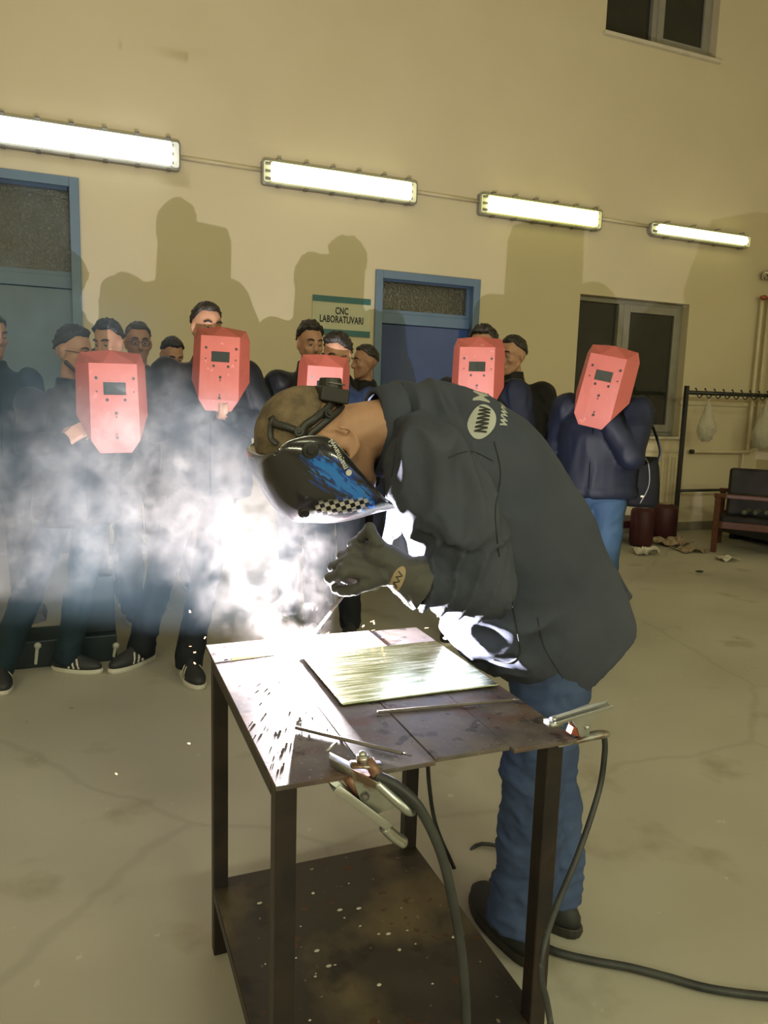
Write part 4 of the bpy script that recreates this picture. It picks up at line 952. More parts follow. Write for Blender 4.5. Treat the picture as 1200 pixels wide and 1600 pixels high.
# jeans ---------------------------------------------------------------
t = MB()
t.cap(hipA+Vector((-.02, .02, -.02)), .105, hipB+Vector((-.05, -.03, -.02)), .105, 18)
t.cap((hipA+hipB)/2+Vector((-.04, 0, .08)), .10, (hipA+hipB)/2+Vector((-.03, 0, 0)), .11, 18)
for hp_, an, sgn in ((hipA, footA, -1), (hipB, footB, 1)):
    ank = Vector((an.x, an.y, .07)); kn = hp_.lerp(ank, .46)+Vector((-.02, .0, 0))
    pts = spline([hp_+Vector((-.03, 0, -.02)), hp_.lerp(kn, .5), kn, kn.lerp(ank, .5)+Vector((.012, 0, 0)), ank], 5); n_ = len(pts)
    t.tube(pts, [.108-(.108-.078)*min(1, i/(n_*.55)) for i in range(n_)], 20)
me = remesh(t, .008, 4)
folds(me, .006, 8, 2.0, 1.3); folds(me, .004, 17, 5.0, 1.6)
jeans = link('jeans', me, mat('worn_blue_denim', (.036, .058, .145), (.065, .10, .21), rough=.8, nscale=3.2, detail=9, bump=.5, bscale=420, bdist=.001, spec=.25), wld, True)
bv = BVHTree.FromObject(jeans, bpy.context.evaluated_depsgraph_get())
def onto(bvh, p, n_dir, off=.001):
    h = bvh.ray_cast(Vector(p), Vector(n_dir).normalized())
    return (h[0]+h[1]*off) if h[0] is not None else None
sp = []
for k in range(22):
    pt = S(838-12*(k/21), 1180+270*k/21, 1.2); q = onto(bv, pt-Vector((0, .5, 0)), (.0, 1, 0), .0008)
    if q: sp.append(q)
if len(sp) > 3: MB().tube(sp, .0016, 6).build('side_seam', mat('denim_seam', (.10, .16, .26), rough=.8), jeans, True)
shA = shoe(wld, (footA.x, footA.y), (toeA.x-footA.x, toeA.y-footA.y), 1.12, BLKS, DSOLE, None, .27)
shB = shoe(wld, (footB.x, footB.y), (-.35, .9), 1.12, BLKS, DSOLE, None, .27)
# jacket ----------------------------------------------------------------
j = MB(); prof = [((612, 602), (606, 742), .078, 0), ((640, 600), (620, 770), .12, 0), ((690, 603), (632, 835), .175, 0), ((742, 615), (645, 890), .20, .0), ((795, 650), (672, 930), .205, .0),
        ((842, 705), (694, 955), .20, .0), ((884, 768), (706, 980), .195, .0), ((912, 825), (716, 1010), .185, 0), ((934, 868), (750, 1040), .18, 0), ((950, 902), (790, 1060), .175, 0), ((960, 938), (826, 1080), .168, 0)]
rs = []
for a, b, hw, dy in prof:
    A_, B2 = S(*a), S(*b); c = (A_+B2)/2; u_ = (A_-B2)/2; n = 40; rr = []
    for i in range(n):
        t_ = 2*math.pi*i/n; cu, su = math.cos(t_), math.sin(t_)
        rr.append(c+u_*math.copysign(abs(cu)**.85, cu)+Vector((0, math.copysign(abs(su)**.85, su)*hw, 0)))
    rs.append(rr)
j.rings(rs)
j.cap(sh_n, .095, sh_n.lerp(el_n, .5), .098, 20); j.cap(sh_n.lerp(el_n, .5), .098, el_n, .078, 20)
cuf = el_n.lerp(wr_n, .90)
j.cap(el_n, .078, el_n.lerp(wr_n, .5), .068, 20)
ct = (wr_n-el_n).normalized(); j.tube([el_n, el_n.lerp(wr_n, .5), cuf], [.077, .070, .060], 24)
j.cap(sh_f, .092, el_f, .075, 18); j.tube([el_f, el_f.lerp(wr_f, .5), wr_f], [.075, .068, .055], 20)
j.cap(sh_n+Vector((.02, .05, .0)), .10, sh_f-Vector((-.02, .05, 0)), .10, 20)
j.cap(S(925, 868, 1.64), .034, S(984, 931, 1.67), .008, 14, .7); j.cap(S(984, 931, 1.67), .008, S(955, 945, 1.60), .03, 14, .7)
me = remesh(j, .0062, 2)
ax, L_ = ct, (wr_n-el_n).length
me.update()
nrm = [v.normal.copy() for v in me.vertices]; out = []
armp = S(690, 860, 1.36)
for v, vn in zip(me.vertices, nrm):
    p = v.co.copy(); q = p-el_n; t_ = q.dot(ax); rad = (q-ax*t_).length; dz_ = 0
    n1 = noise.noise(Vector((p.x*7, p.y*5, p.z*7))); n3 = noise.noise(Vector((p.x*13+5, p.y*9, p.z*13)))
    sleeve = p.y < YW-.08 and rad < .11 and -.04 < t_ < L_*1.05
    if sleeve:                                   # sleeve bunches into rings between elbow and cuff
        w_ = min(1, (t_+.04)/.08)
        ph = (t_+.25*max(0, q.z)*(1-t_/L_))*2*math.pi/.040+1.6*noise.noise(p*11)
        dz_ += w_*(.0125*(1-abs(math.sin(ph*.5))**.6*1.6))
    # pulls running out from the crook of the elbow
    d_ = p-armp; r_ = d_.length; an_ = math.atan2(d_.z, d_.x)
    if r_ < .26 and not sleeve: dz_ += .007*(1-r_/.26)*min(1, r_/.06)*(1-abs(math.sin(an_*4+2.5*n1))*1.5)
    # long soft drape folds
    n2 = noise.noise(Vector((p.x*3+p.z*2.2, p.y*2.5, p.z*2.4-p.x*1.5+7)))
    if not sleeve: dz_ += .008*(1-abs(n2)*3.5)+.003*n1
    # crumpled front and skirt, where the cloth bunches on the table edge
    fr_ = max(0, min(1, (S(0, 0).z*0+ .98-p.z)/.10))*max(0, min(1, (1.02-p.x)/.10))
    dz_ += fr_*(.012*(1-abs(n3)*4))
    ch_ = max(0, min(1, (.86-p.x)/.10)) if p.z > 1.0 and not sleeve else 0
    dz_ += ch_*.010*(1-abs(noise.noise(Vector((p.x*16, p.y*6, p.z*6+2))))*4)
    out.extend(p+vn*dz_)
me.vertices.foreach_set('co', out)
me.update()
jm = mat('grey_work_jacket', (.050, .059, .084), (.063, .072, .098), rough=.85, nscale=6, bump=.5, bscale=380, bdist=.001, spec=.2)
jack = link('jacket', me, jm, wld, True)
bj = BVHTree.FromObject(jack, bpy.context.evaluated_depsgraph_get())
# collar: standing fold round the neck
cr = []
for (a, b, hw, k) in (((583, 606), (577, 742), .080, 0), ((600, 600), (594, 745), .088, 1), ((618, 597), (606, 750), .095, 2), ((630, 600), (612, 752), .088, 3)):
    A_, B2 = S(*a), S(*b); c = (A_+B2)/2; u_ = (A_-B2)/2
    cr.append([c+u_*math.cos(2*math.pi*i/36)+Vector((0, math.sin(2*math.pi*i/36)*hw, 0)) for i in range(36)])
inner = [[p_.lerp(sum(cr[0], Vector())/36, .10) for p_ in cr[0]]]
MB().rings([inner[0]]+cr, False).build('collar', jm, jack, True).modifiers.new('s', 'SOLIDIFY').thickness = .005
# seams: yoke / side seam and front pocket, laid on the cloth
def lay(bvh, pts, y0, rad, name, m, parent, n=8, off=.0006):
    out = []
    for p_ in spline([Vector((a, b, 0)) for a, b in pts], n):
        s_ = P(p_.x, p_.y, 1, y0); d = (s_-CO).normalized(); h = bvh.ray_cast(CO+d*.3, d)
        if h[0] is not None: out.append(h[0]+h[1]*off)
    if len(out) > 2: return MB().tube(out, rad, 6).build(name, m, parent, True)
SEAM = mat('jacket_seam', (.030, .032, .038), rough=.9)
lay(bj, [(630, 600), (622, 650), (618, 700), (612, 745)], 1.3, .0012, 'seam', SEAM, jack)
lay(bj, [(772, 690), (782, 740), (774, 800), (780, 870)], 1.3, .0013, 'seam', SEAM, jack)
lay(bj, [(700, 715), (735, 705), (770, 720)], 1.3, .0011, 'seam', SEAM, jack)
lay(bj, [(800, 940), (808, 985), (812, 1020), (795, 1035), (770, 1030)], 1.3, .002, 'pocket_edge', SEAM, jack)
lay(bj, [(840, 965), (850, 1010), (880, 1060)], 1.3, .0011, 'seam', SEAM, jack)
# print on the back of the jacket
def decal(name, me, bvh, Mx, direction, m, parent, off=.0012):
    """drape a flat print onto the surface it is printed on"""
    keep = []
    bm = bmesh.new(); bm.from_mesh(me)
    bmesh.ops.triangulate(bm, faces=bm.faces); bmesh.ops.subdivide_edges(bm, edges=[e for e in bm.edges if e.calc_length() > .01], cuts=2)
    d = Vector(direction).normalized(); bad = []
    for v in bm.verts:
        p = Mx @ v.co; h = bvh.ray_cast(p, d)
        if h[0] is None: bad.append(v); continue
        v.co = h[0]+h[1]*off
    bmesh.ops.delete(bm, geom=bad, context='VERTS'); bm.to_mesh(me); bm.free()
    return link(name, me, m, parent)
PR = mat('silver_grey_print', (.42, .44, .42), (.36, .38, .36), rough=.6)
lg = onto(bj, P(755, 656, 1, 1.3), (P(755, 656, 1, 1.3)-CO), 0) or S(755, 656, 1.4)
# frame of the print: reads away from the camera across the back (+Y, climbing), letter tops towards the neck
rd = Vector((.30, .87, .40)).normalized(); tp_ = Vector((-.86, .22, .36)); tp_ = (tp_-rd*tp_.dot(rd)).normalized(); nr = rd.cross(tp_)
if nr.z < 0: nr = -nr
def pm_(o): return Matrix(((rd.x, tp_.x, nr.x, o.x), (rd.y, tp_.y, nr.y, o.y), (rd.z, tp_.z, nr.z, o.z), (0, 0, 0, 1)))
e_ = MB(); e_.rings([[Vector((.036*math.cos(2*math.pi*i/28), .027*math.sin(2*math.pi*i/28), .0)) for i in range(28)], [Vector((.018*math.cos(2*math.pi*i/28), .014*math.sin(2*math.pi*i/28), 0)) for i in range(28)]], False)
e_.add([Vector((.018*math.cos(2*math.pi*i/28), .014*math.sin(2*math.pi*i/28), 0)) for i in range(28)], [tuple(range(28))])
decal('emblem', e_.mesh('e'), bj, pm_(lg+nr*.15), -nr, PR, jack)
for k in range(3):
    wv = []; 
    for i in range(13):
        u_ = -.022+.044*i/12; wv.append(Vector((u_, .010*math.cos(i*math.pi/2)*(1 if True else 0)-.002+.0*k, 0)))
    if k == 0:
        z_ = MB()
        for i in range(7):
            x_ = -.024+.008*i; a_ = Vector((x_, -.012, 0)); b_ = Vector((x_+.004, .012, 0)); c_ = Vector((x_+.008, -.012, 0)); wd = Vector((.0018, 0, 0))
            z_.add([a_-wd, a_+wd, b_+wd, b_-wd], [(0, 1, 2, 3)])
            if i < 6: z_.add([b_-wd, b_+wd, c_+wd, c_-wd], [(0, 1, 2, 3)])
        decal('emblem_wave', z_.mesh('z'), bj, pm_(lg+nr*.15), -nr, 'black', jack, .002)
t = textmesh('Magmaweld', .052, .95, .0006, 1.0, 0); decal('lettering', t, bj, pm_(lg+nr*.15+rd*.160+tp_*.006), -nr, PR, jack)
t = textmesh('www.magmaweld.com', .036, .95, .0006, 1.0, 0); decal('lettering', t, bj, pm_(lg+nr*.15+rd*.150-tp_*.042), -nr, PR, jack)

# glove -------------------------------------------------------------------
gm = mat('grey_welding_glove', (.05, .052, .05), (.075, .075, .07), rough=.7, nscale=9, bump=.4, bscale=60, bdist=.002)
g = MB()
pal_w = S(616, 893, 1.375); gd = (S(556, 872, 1.42)-pal_w).normalized()
hand(g, pal_w, gd, gn, 1.14, (56, 66, 45), thumb=1, spread=.0255, fr=.0115)
g.tube([S(662, 912, 1.355), S(645, 905, 1.36), S(628, 898, 1.37), S(606, 888, 1.385)], [.060, .050, .040, .030], 22)
g.cap(S(628, 890, 1.375), .036, S(590, 868, 1.40), .032, 16)
g.cap(S(590, 850, 1.39), .016, S(577, 826, 1.40), .014, 10); g.cap(S(577, 826, 1.40), .014, S(566, 838, 1.42), .012, 10)
me = remesh(g, .0036, 2); folds(me, .0025, 22, 1.0, 1)
glv = link('glove', me, gm, wld, True)
bg = BVHTree.FromObject(glv, bpy.context.evaluated_depsgraph_get())
pc = P(621, 907, 1, 1.3)
pd = (pc-CO).normalized()
ux = Vector((.35, -.12, .93)).normalized(); nz_ = -pd; ux = (ux-nz_*ux.dot(nz_)).normalized(); uy = nz_.cross(ux)
pmx = Matrix(((ux.x, uy.x, nz_.x, pc.x), (ux.y, uy.y, nz_.y, pc.y), (ux.z, uy.z, nz_.z, pc.z), (0, 0, 0, 1)))
e_ = MB().rings([[Vector((.030*k_*math.cos(2*math.pi*i/24), .0125*k_*math.sin(2*math.pi*i/24), 0)) for i in range(24)] for k_ in (1, .5)], False); e_.add([Vector((.015*math.cos(2*math.pi*i/24), .00625*math.sin(2*math.pi*i/24), 0)) for i in range(24)], [tuple(range(24))])
decal('patch', e_.mesh('e'), bg, pmx, pd, mat('tan_leather_patch', (.38, .30, .19), rough=.6), glv, .0012)
z_ = MB()
for i in range(6):
    x_ = -.018+.006*i; s_ = 1 if i % 2 else -1; a_ = Vector((x_, -.0055*s_, 0)); b_ = Vector((x_+.006, .0055*s_, 0)); wd = Vector((.0012, 0, 0)); z_.add([a_-wd, a_+wd, b_+wd, b_-wd], [(0, 1, 2, 3)])
decal('patch_wave', z_.mesh('z'), bg, pmx, pd, 'black', glv, .0022)
g = MB(); hand(g, wr_f, (-.75, -.3, .5), (0, -.6, -.6), 1.0, (70, 70, 50), thumb=-1, spread=.023, fr=.012); g.tube([wr_f.lerp(el_f, .25), wr_f], [.05, .034], 18)
link('glove', remesh(g, .005, 3), gm, wld, True)
# rod in the glove
ra, rb_ = S(566, 893, 1.43), Vector(ARC)
o = MB().tube([ra, ra.lerp(rb_, .5), rb_+(ra-rb_).normalized()*.014], .0033, 8).build('welding_rod', 'rod', None, True)
tag(o, 'grey welding rod gripped by the glove, its tip in the arc', 'welding rod')
# helmet --------------------------------------------------------------------
yn, yc_ = 1.415, 1.53
Fp = [(436, 706), (416, 708), (399, 711), (396, 722), (403, 745), (416, 768), (432, 792), (446, 806), (458, 811), (485, 812), (515, 812), (545, 806), (575, 796), (598, 789), (609, 786)]
Ep = [(440, 700), (438, 702), (436, 704), (440, 698), (450, 690), (466, 685), (482, 682), (500, 682), (514, 685), (524, 692), (540, 710), (556, 730), (575, 752), (592, 770), (606, 784)]
Ff = spline([Vector((a, b, 0)) for a, b in Fp], 3); Ee = spline([Vector((a, b, 0)) for a, b in Ep], 3)
rows = []; NV = 30
for f_, e_ in zip(Ff, Ee):
    fp = S(f_.x, f_.y, yc_); ep = S(e_.x, e_.y, yn); row = []
    for i in range(NV+1):
        a = -math.pi/2+math.pi*i/NV
        cz = math.cos(a)**.62; sy = math.copysign(abs(math.sin(a))**.8, math.sin(a))
        q = Vector((ep.x+(fp.x-ep.x)*cz, yc_+sy*(yc_-yn), ep.z+(fp.z-ep.z)*cz)); row.append(q)
    rows.append(row)
hb = MB(); vs = [p_ for r_ in rows for p_ in r_]; w_ = NV+1
hb.add(vs, [(i*w_+k, i*w_+k+1, (i+1)*w_+k+1, (i+1)*w_+k) for i in range(len(rows)-1) for k in range(NV)])
def ex_helmet(nt, b, r, n, tc, mp):
    N = nt.nodes; L = nt.links
    def mth(op, a, bb=None):
        q = N.new('ShaderNodeMath'); q.operation = op
        for i, x in enumerate((a, bb)):
            if x is None: continue
            if isinstance(x, (int, float)): q.inputs[i].default_value = x
            else: L.new(x, q.inputs[i])
        return q.outputs[0]
    sep = N.new('ShaderNodeSeparateXYZ'); L.new(tc.outputs['Object'], sep.inputs[0]); X_, Z_ = sep.outputs[0], sep.outputs[2]
    def seg(p0, p1, wdt, nz_amt, sc):
        """soft band between two points of the side view, ragged by stretched noise"""
        ax_, az_ = p0.x, p0.z; dx, dz = p1.x-p0.x, p1.z-p0.z; l2 = dx*dx+dz*dz; l = math.sqrt(l2)
        rx_ = mth('SUBTRACT', X_, ax_); rz_ = mth('SUBTRACT', Z_, az_)
        t = mth('DIVIDE', mth('ADD', mth('MULTIPLY', rx_, dx), mth('MULTIPLY', rz_, dz)), l2)
        dd = mth('DIVIDE', mth('SUBTRACT', mth('MULTIPLY', rx_, dz), mth('MULTIPLY', rz_, dx)), l)
        cmb = N.new('ShaderNodeCombineXYZ'); L.new(mth('MULTIPLY', t, l*sc*.28), cmb.inputs[0]); L.new(mth('MULTIPLY', dd, sc), cmb.inputs[1])
        nn_ = N.new('ShaderNodeTexNoise'); nn_.inputs['Scale'].default_value = 1; nn_.inputs['Detail'].default_value = 3; nn_.inputs['Distortion'].default_value = .8; L.new(cmb.outputs[0], nn_.inputs[0])
        fall = mth('MULTIPLY', mth('MAXIMUM', mth('SUBTRACT', 1, mth('DIVIDE', mth('ABSOLUTE', dd), wdt)), 0), mth('MAXIMUM', mth('MINIMUM', mth('MULTIPLY', mth('MINIMUM', mth('ADD', t, .12), mth('SUBTRACT', 1.12, t)), 4), 1), 0))
        v = mth('ADD', fall, mth('MULTIPLY', mth('MULTIPLY', mth('SUBTRACT', nn_.outputs['Fac'], .5), nz_amt), mth('MINIMUM', mth('MULTIPLY', fall, 3), 1)))
        q = N.new('ShaderNodeMapRange'); q.inputs['From Min'].default_value = .45; q.inputs['From Max'].default_value = .8; L.new(v, q.inputs['Value']); return q.outputs[0], t, dd
    def mix(fac, c2):
        src = b.inputs['Base Color'].links[0].from_socket; mx = N.new('ShaderNodeMix'); mx.data_type = 'RGBA'; L.new(fac, mx.inputs[0]); L.new(src, mx.inputs[6])
        if isinstance(c2, tuple): mx.inputs[7].default_value = c2+(1,)
        else: L.new(c2, mx.inputs[7])
        L.new(mx.outputs[2], b.inputs['Base Color'])
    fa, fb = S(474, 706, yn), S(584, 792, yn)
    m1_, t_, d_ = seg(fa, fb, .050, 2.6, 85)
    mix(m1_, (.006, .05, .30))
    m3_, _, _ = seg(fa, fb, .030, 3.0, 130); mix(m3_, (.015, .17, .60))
    ca, cb_ = S(492, 800, yn), S(582, 786, yn)
    m2_, t2, d2_ = seg(ca, cb_, .034, .35, 40)
    ch = N.new('ShaderNodeTexChecker'); ch.inputs['Scale'].default_value = 95; ch.inputs['Color1'].default_value = (.55, .53, .48, 1); ch.inputs['Color2'].default_value = (.012, .014, .02, 1)
    cmb = N.new('ShaderNodeCombineXYZ'); L.new(mth('ADD', X_, mth('MULTIPLY', Z_, .55)), cmb.inputs[0]); L.new(mth('SUBTRACT', Z_, mth('MULTIPLY', X_, .35)), cmb.inputs[1]); cmb.inputs[2].default_value = .003; L.new(cmb.outputs[0], ch.inputs[0])
    mix(m2_, ch.outputs[0])
HELM = mat('black_glossy_helmet', (.012, .012, .016), (.016, .016, .02), rough=.22, nscale=4, coat=.6, extra=ex_helmet)
hel = hb.build('welding_helmet', HELM, wld, True)
sd_ = hel.modifiers.new('s', 'SOLIDIFY'); sd_.thickness = .004; sd_.offset = 1
bh = BVHTree.FromPolygons([tuple(v) for v in hb.v], hb.f)
# raised crease from brow to chin, window housing and knobs
lay(bh, [(420, 742), (440, 743), (470, 752), (510, 768), (550, 782), (596, 786)], yn, .0022, 'crease', mat('helmet_edge', (.35, .36, .40), rough=.15, metal=1), hel, 6, .0)
edge = [rows[i][2] for i in range(len(rows))]; MB().tube([r_[0] for r_ in rows], .0022, 6).build('edge_trim', 'helmet_edge' if 'helmet_edge' in M else mat('helmet_edge', (.05, .05, .055)), hel, True)
for (a, b, r0, nm_) in ((484, 703, .017, 'pivot_knob'), (474, 800, .0115, 'adjust_knob')):
    s_ = P(a, b, 1, yn); d = (s_-CO).normalized(); h = bh.ray_cast(CO+d*.5, d); c_ = h[0] if h[0] is not None else s_
    n_ = Vector((.0, -1, 0)) if nm_ == 'pivot_knob' else Vector((0, -.92, -.4))
    k_ = MB().tube([c_+n_*-.004, c_+n_*.008, c_+n_*.0085], [r0, r0, r0*.86], 26).build(nm_, 'blackmetal', hel, True, .0015)
    MB().tube([c_+n_*.007, c_+n_*.013], r0*.48, 18).build('knob_cap', 'blackmetal', k_, False, .001)
# helmet lettering
lc = P(527, 706, 1, yn-.12); ux = (P(513, 678, 1, yn)-P(542, 735, 1, yn)).normalized(); nz_ = Vector((0, -1, 0)); uy = nz_.cross(ux)
pmx = Matrix(((ux.x, uy.x, nz_.x, lc.x), (ux.y, uy.y, nz_.y, lc.y), (ux.z, uy.z, nz_.z, lc.z), (0, 0, 0, 1)))
off_ = P(527, 706, 1, yn)-lc; pmx.translation = P(526, 707, 1, yn)+Vector((0, -.1, 0))
t = textmesh('magmaweld', .0165, .95, .0003, 1.0, 0); decal('lettering', t, bh, pmx, (0, 1, 0), mat('white_print', (.62, .63, .6), rough=.4), hel, .0052)
pm2 = pmx.copy(); pm2.translation = P(544, 738, 1, yn)+Vector((0, -.1, 0))
e_ = MB().add([Vector((.0062*math.cos(2*math.pi*i/20), .0062*math.sin(2*math.pi*i/20), 0)) for i in range(20)], [tuple(range(20))]); decal('emblem', e_.mesh('e'), bh, pm2, (0, 1, 0), MATS['white_print'], hel, .0052)
# headgear straps on the back of the head
hh = MB(); head_prims(hh, Hm, hs*1.075); bhd = BVHTree.FromPolygons([tuple(v) for v in hh.v], [f for f in hh.f])
def strap(pts, rad, flat=.35, n=6):
    out = []
    for p_ in spline([Vector((a, b, 0)) for a, b in pts], n):
        d = (P(p_.x, p_.y, 1, 1.4)-CO).normalized(); h = bhd.ray_cast(CO+d*.4, d)
        if h[0] is not None: out.append(h[0]+h[1]*.002)
    return MB().tube(out, rad, 8, True, flat, up=(0, 1, 0)) if len(out) > 2 else MB()
hg = MB(); nn_ = Vector
BP = mat('black_headgear_plastic', (.010, .010, .010), (.016, .016, .015), rough=.45)
gear = strap([(520, 628), (510, 640), (492, 655), (475, 668), (470, 690)], .0085).build('headband', BP, wld, True)
strap([(540, 622), (530, 640), (505, 662), (485, 680), (484, 694)], .0075).build('strap', BP, gear, True)
strap([(470, 676), (450, 668), (430, 662), (424, 652)], .0075).build('strap', BP, gear, True)
strap([(428, 655), (424, 668), (424, 684), (434, 694)], .006).build('strap', BP, gear, True)
for a, b, r0 in ((511, 648, .010), (468, 675, .010)):
    d = (P(a, b, 1, 1.4)-CO).normalized(); h = bhd.ray_cast(CO+d*.4, d)
    if h[0] is not None: MB().tube([h[0]-h[1]*.004, h[0]+h[1]*.008], r0, 18).tube([h[0]+h[1]*.007, h[0]+h[1]*.011], r0*.45, 12).build('knob', BP, gear, False, .001)
rk = S(516, 618, 1.50)
MB().box((-.030, -.036, -.014), (.030, .036, .016), Matrix.Translation(rk) @ Matrix.Rotation(R(8), 4, 'Y')).tube([rk+Vector((0, 0, .01)), rk+Vector((0, 0, .036))], [.026, .023], 18).build('ratchet', BP, gear, False, .003)
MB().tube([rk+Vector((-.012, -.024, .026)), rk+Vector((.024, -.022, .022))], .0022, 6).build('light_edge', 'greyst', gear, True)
# ------------------------------------------------------------------ smoke: real volumes filled by a procedural density grid
def smoke(name, lo, hi, res, path, radii, dens, scale, thr, colr, aniso, lab, warp=.5, sharp=1.0, seed=0.0, sq=1.0, gain=4.0):
    """path: polyline the smoke follows; density falls off around it and is broken up by warped noise"""
    ng = bpy.data.node_groups.new(name, 'GeometryNodeTree'); ng.interface.new_socket('Geometry', in_out='OUTPUT', socket_type='NodeSocketGeometry')
    N = ng.nodes; L = ng.links
    def math_(op, a, b=None, c=None):
        n = N.new('ShaderNodeMath'); n.operation = op
        for i, x in enumerate((a, b, c)):
            if x is None: continue
            if isinstance(x, (int, float)): n.inputs[i].default_value = x
            else: L.new(x, n.inputs[i])
        return n.outputs[0]
    def vmath(op, a, b=None, s=None):
        n = N.new('ShaderNodeVectorMath'); n.operation = op
        for i, x in enumerate((a, b)):
            if x is None: continue
            if isinstance(x, (tuple, Vector)): n.inputs[i].default_value = tuple(x)
            else: L.new(x, n.inputs[i])
        if s is not None: n.inputs['Scale'].default_value = s
        return n
    pos = N.new('GeometryNodeInputPosition').outputs[0]
    def nz(vec, sc, det, ro=.55, dist=0):
        n = N.new('ShaderNodeTexNoise'); n.inputs['Scale'].default_value = sc; n.inputs['Detail'].default_value = det; n.inputs['Roughness'].default_value = ro; n.inputs['Distortion'].default_value = dist
        L.new(vec, n.inputs['Vector']); return n
    p0 = vmath('ADD', pos, (seed, seed*1.7, 0)).outputs[0]
    w1 = nz(p0, scale*.45, 1); wv = vmath('SUBTRACT', w1.outputs['Color'], (.5, .5, .5)).outputs[0]
    pw = vmath('ADD', p0, vmath('SCALE', wv, None, warp/scale*2.2).outputs[0]).outputs[0]
    w2 = nz(pw, scale*1.5, 1); wv2 = vmath('SUBTRACT', w2.outputs['Color'], (.5, .5, .5)).outputs[0]
    pw2 = vmath('ADD', pw, vmath('SCALE', wv2, None, warp/scale*.9).outputs[0]).outputs[0]
    # ridged curls: |noise-.5| gives thin rolled sheets
    a = nz(pw2, scale, 4, .62)
    rid = math_('SUBTRACT', 1.0, math_('MULTIPLY', math_('ABSOLUTE', math_('SUBTRACT', a.outputs['Fac'], .5)), 7.0))
    rid = math_('POWER', math_('MAXIMUM', rid, 0), 2.2)
    b = nz(pw, scale*.55, 2, .5)
    cl = math_('MAXIMUM', math_('MULTIPLY', math_('SUBTRACT', b.outputs['Fac'], thr), 4.0), 0)
    tex = math_('MULTIPLY', cl, math_('ADD', math_('MULTIPLY', rid, sharp), 1-.8*min(sharp, 1)))
    # tube field around the path (warped a little so the outline billows)
    pm = vmath('ADD', pos, vmath('SCALE', wv, None, .30*max(radii)).outputs[0]).outputs[0]
    pm = vmath('ADD', pm, vmath('SCALE', wv2, None, .12*max(radii)).outputs[0]).outputs[0]
    pm = vmath('MULTIPLY', pm, (1, sq, 1)).outputs[0]
    best = None
    for i in range(len(path)-1):
        A, Bv = Vector(path[i]) @ Matrix.Diagonal((1, sq, 1)), Vector(path[i+1]) @ Matrix.Diagonal((1, sq, 1)); d = Bv-A; l2 = d.length_squared
        rel = vmath('SUBTRACT', pm, A).outputs[0]
        t = math_('DIVIDE', vmath('DOT_PRODUCT', rel, d).outputs['Value'], l2)
        n = N.new('ShaderNodeClamp'); L.new(t, n.inputs[0]); t = n.outputs[0]
        sc = N.new('ShaderNodeVectorMath'); sc.operation = 'SCALE'; sc.inputs[0].default_value = d; L.new(t, sc.inputs['Scale'])
        dist = vmath('LENGTH', vmath('SUBTRACT', rel, sc.outputs[0]).outputs[0]).outputs['Value']
        r = math_('MULTIPLY_ADD', t, radii[i+1]-radii[i], radii[i])
        q = math_('SUBTRACT', 1.0, math_('DIVIDE', dist, r))
        dd = math_('MULTIPLY_ADD', t, dens[i+1]-dens[i], dens[i])
        q = math_('MULTIPLY', math_('MINIMUM', math_('MULTIPLY', math_('MAXIMUM', q, 0), 2.2), 1), dd)
        best = q if best is None else math_('MAXIMUM', best, q)
    rho = math_('MULTIPLY', best, tex)
    vc = N.new('GeometryNodeVolumeCube'); L.new(rho, vc.inputs['Density'])
    vc.inputs['Min'].default_value = lo; vc.inputs['Max'].default_value = hi
    for i, k in enumerate(('Resolution X', 'Resolution Y', 'Resolution Z')): vc.inputs[k].default_value = res[i]
    sm = N.new('GeometryNodeSetMaterial'); L.new(vc.outputs[0], sm.inputs[0])
    m = bpy.data.materials.new(name); m.use_nodes = True; nt = m.node_tree; nt.nodes.clear()
    pv_ = nt.nodes.new('ShaderNodeVolumePrincipled'); ou = nt.nodes.new('ShaderNodeOutputMaterial'); nt.links.new(pv_.outputs[0], ou.inputs['Volume'])
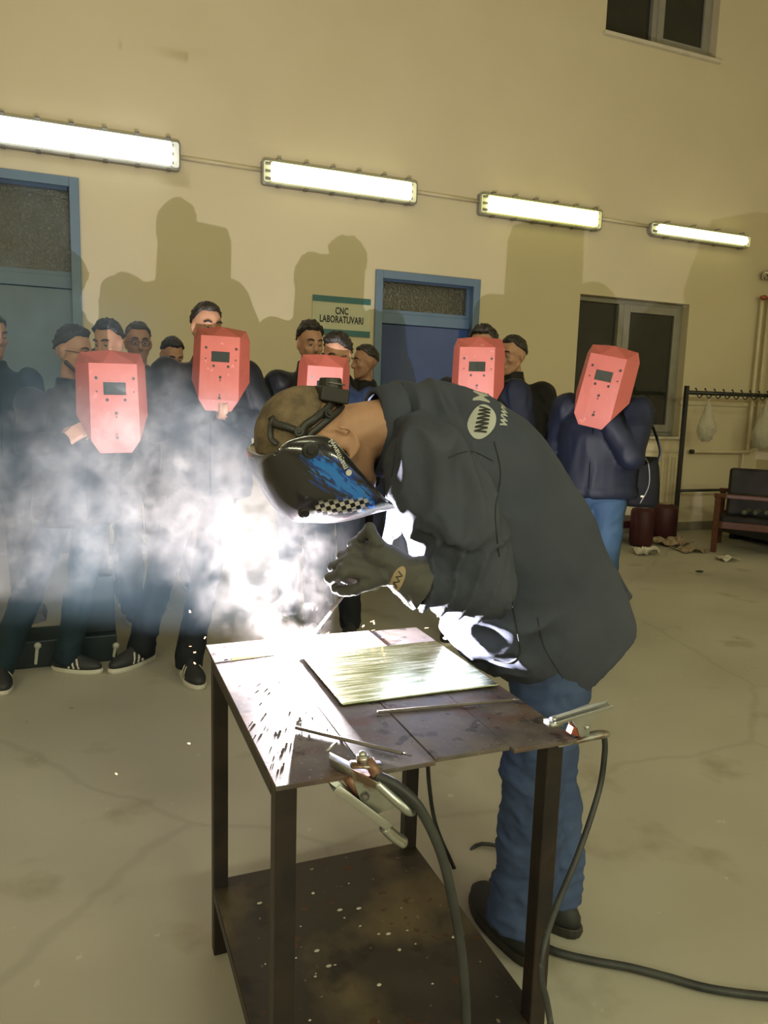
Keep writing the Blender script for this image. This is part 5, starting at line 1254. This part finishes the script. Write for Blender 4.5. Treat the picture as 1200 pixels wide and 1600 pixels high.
    pv_.inputs['Color'].default_value = tuple(colr)+(1,); pv_.inputs['Density'].default_value = 1.0; pv_.inputs['Anisotropy'].default_value = aniso
    sm.inputs['Material'].default_value = m
    gout = N.new('NodeGroupOutput'); L.new(sm.outputs[0], gout.inputs[0])
    me = bpy.data.meshes.new(name); me.from_pydata([(0, 0, 0)], [], []); o = bpy.data.objects.new(name, me); col.objects.link(o); me.materials.append(m)
    md = o.modifiers.new('gn', 'NODES'); md.node_group = ng
    return tag(o, lab, 'smoke', kind='stuff')
A = ARC
def cp(px, py, dz): return PZ(px, py, dz)
za_ = (ARC-CO).dot(CF)
pth = [ARC+Vector((0, 0, .0)), cp(430, 960, za_+.02), cp(410, 870, za_+.05), cp(340, 790, za_+.10), cp(250, 720, za_+.2), cp(150, 740, za_+.35)]
smoke('smoke_plume', (-.30, 1.30, TOP+.002), (.70, 2.1, 1.45), (230, 150, 170), pth[:4], [.05, .17, .25, .22], [.03, .19, 1.0, 1.6], 22, .42, (.20, .19, .18), .1,
      'thick curling white smoke rising from the welding arc towards the left', .6, 4.0, 3.0, 2.4, 6.0)
pf_ = [cp(420, 860, za_+.06), cp(330, 770, za_+.12), cp(240, 730, za_+.22), cp(130, 770, za_+.34), cp(20, 850, za_+.45)]
smoke('smoke_plume', (-1.1, 1.35, TOP+.002), (.62, 2.8, 1.75), (300, 200, 180), pf_, [.12, .27, .33, .34, .34], [.04, .26, .55, .65, .6], 19, .40, (.80, .79, .75), .1,
      'loose curling pale smoke drifting in front of the crowd at left, past the nearest shield', .6, 3.4, 5.0, 1.8, 6.0)
hz_ = [cp(330, 800, 2.3), cp(200, 800, 2.7), cp(60, 800, 3.0), cp(40, 560, 3.1), cp(0, 380, 3.2)]
smoke('smoke_haze', (-2.2, 1.6, .4), (.9, 3.5, 2.6), (150, 100, 110), hz_, [.45, .6, .65, .7, .6], [.15, .4, .65, .6, .45], 5, .34, (.50, .75, .9), .25,
      'thin bluish haze drifting over the left of the crowd', .6, .7, 1.0)
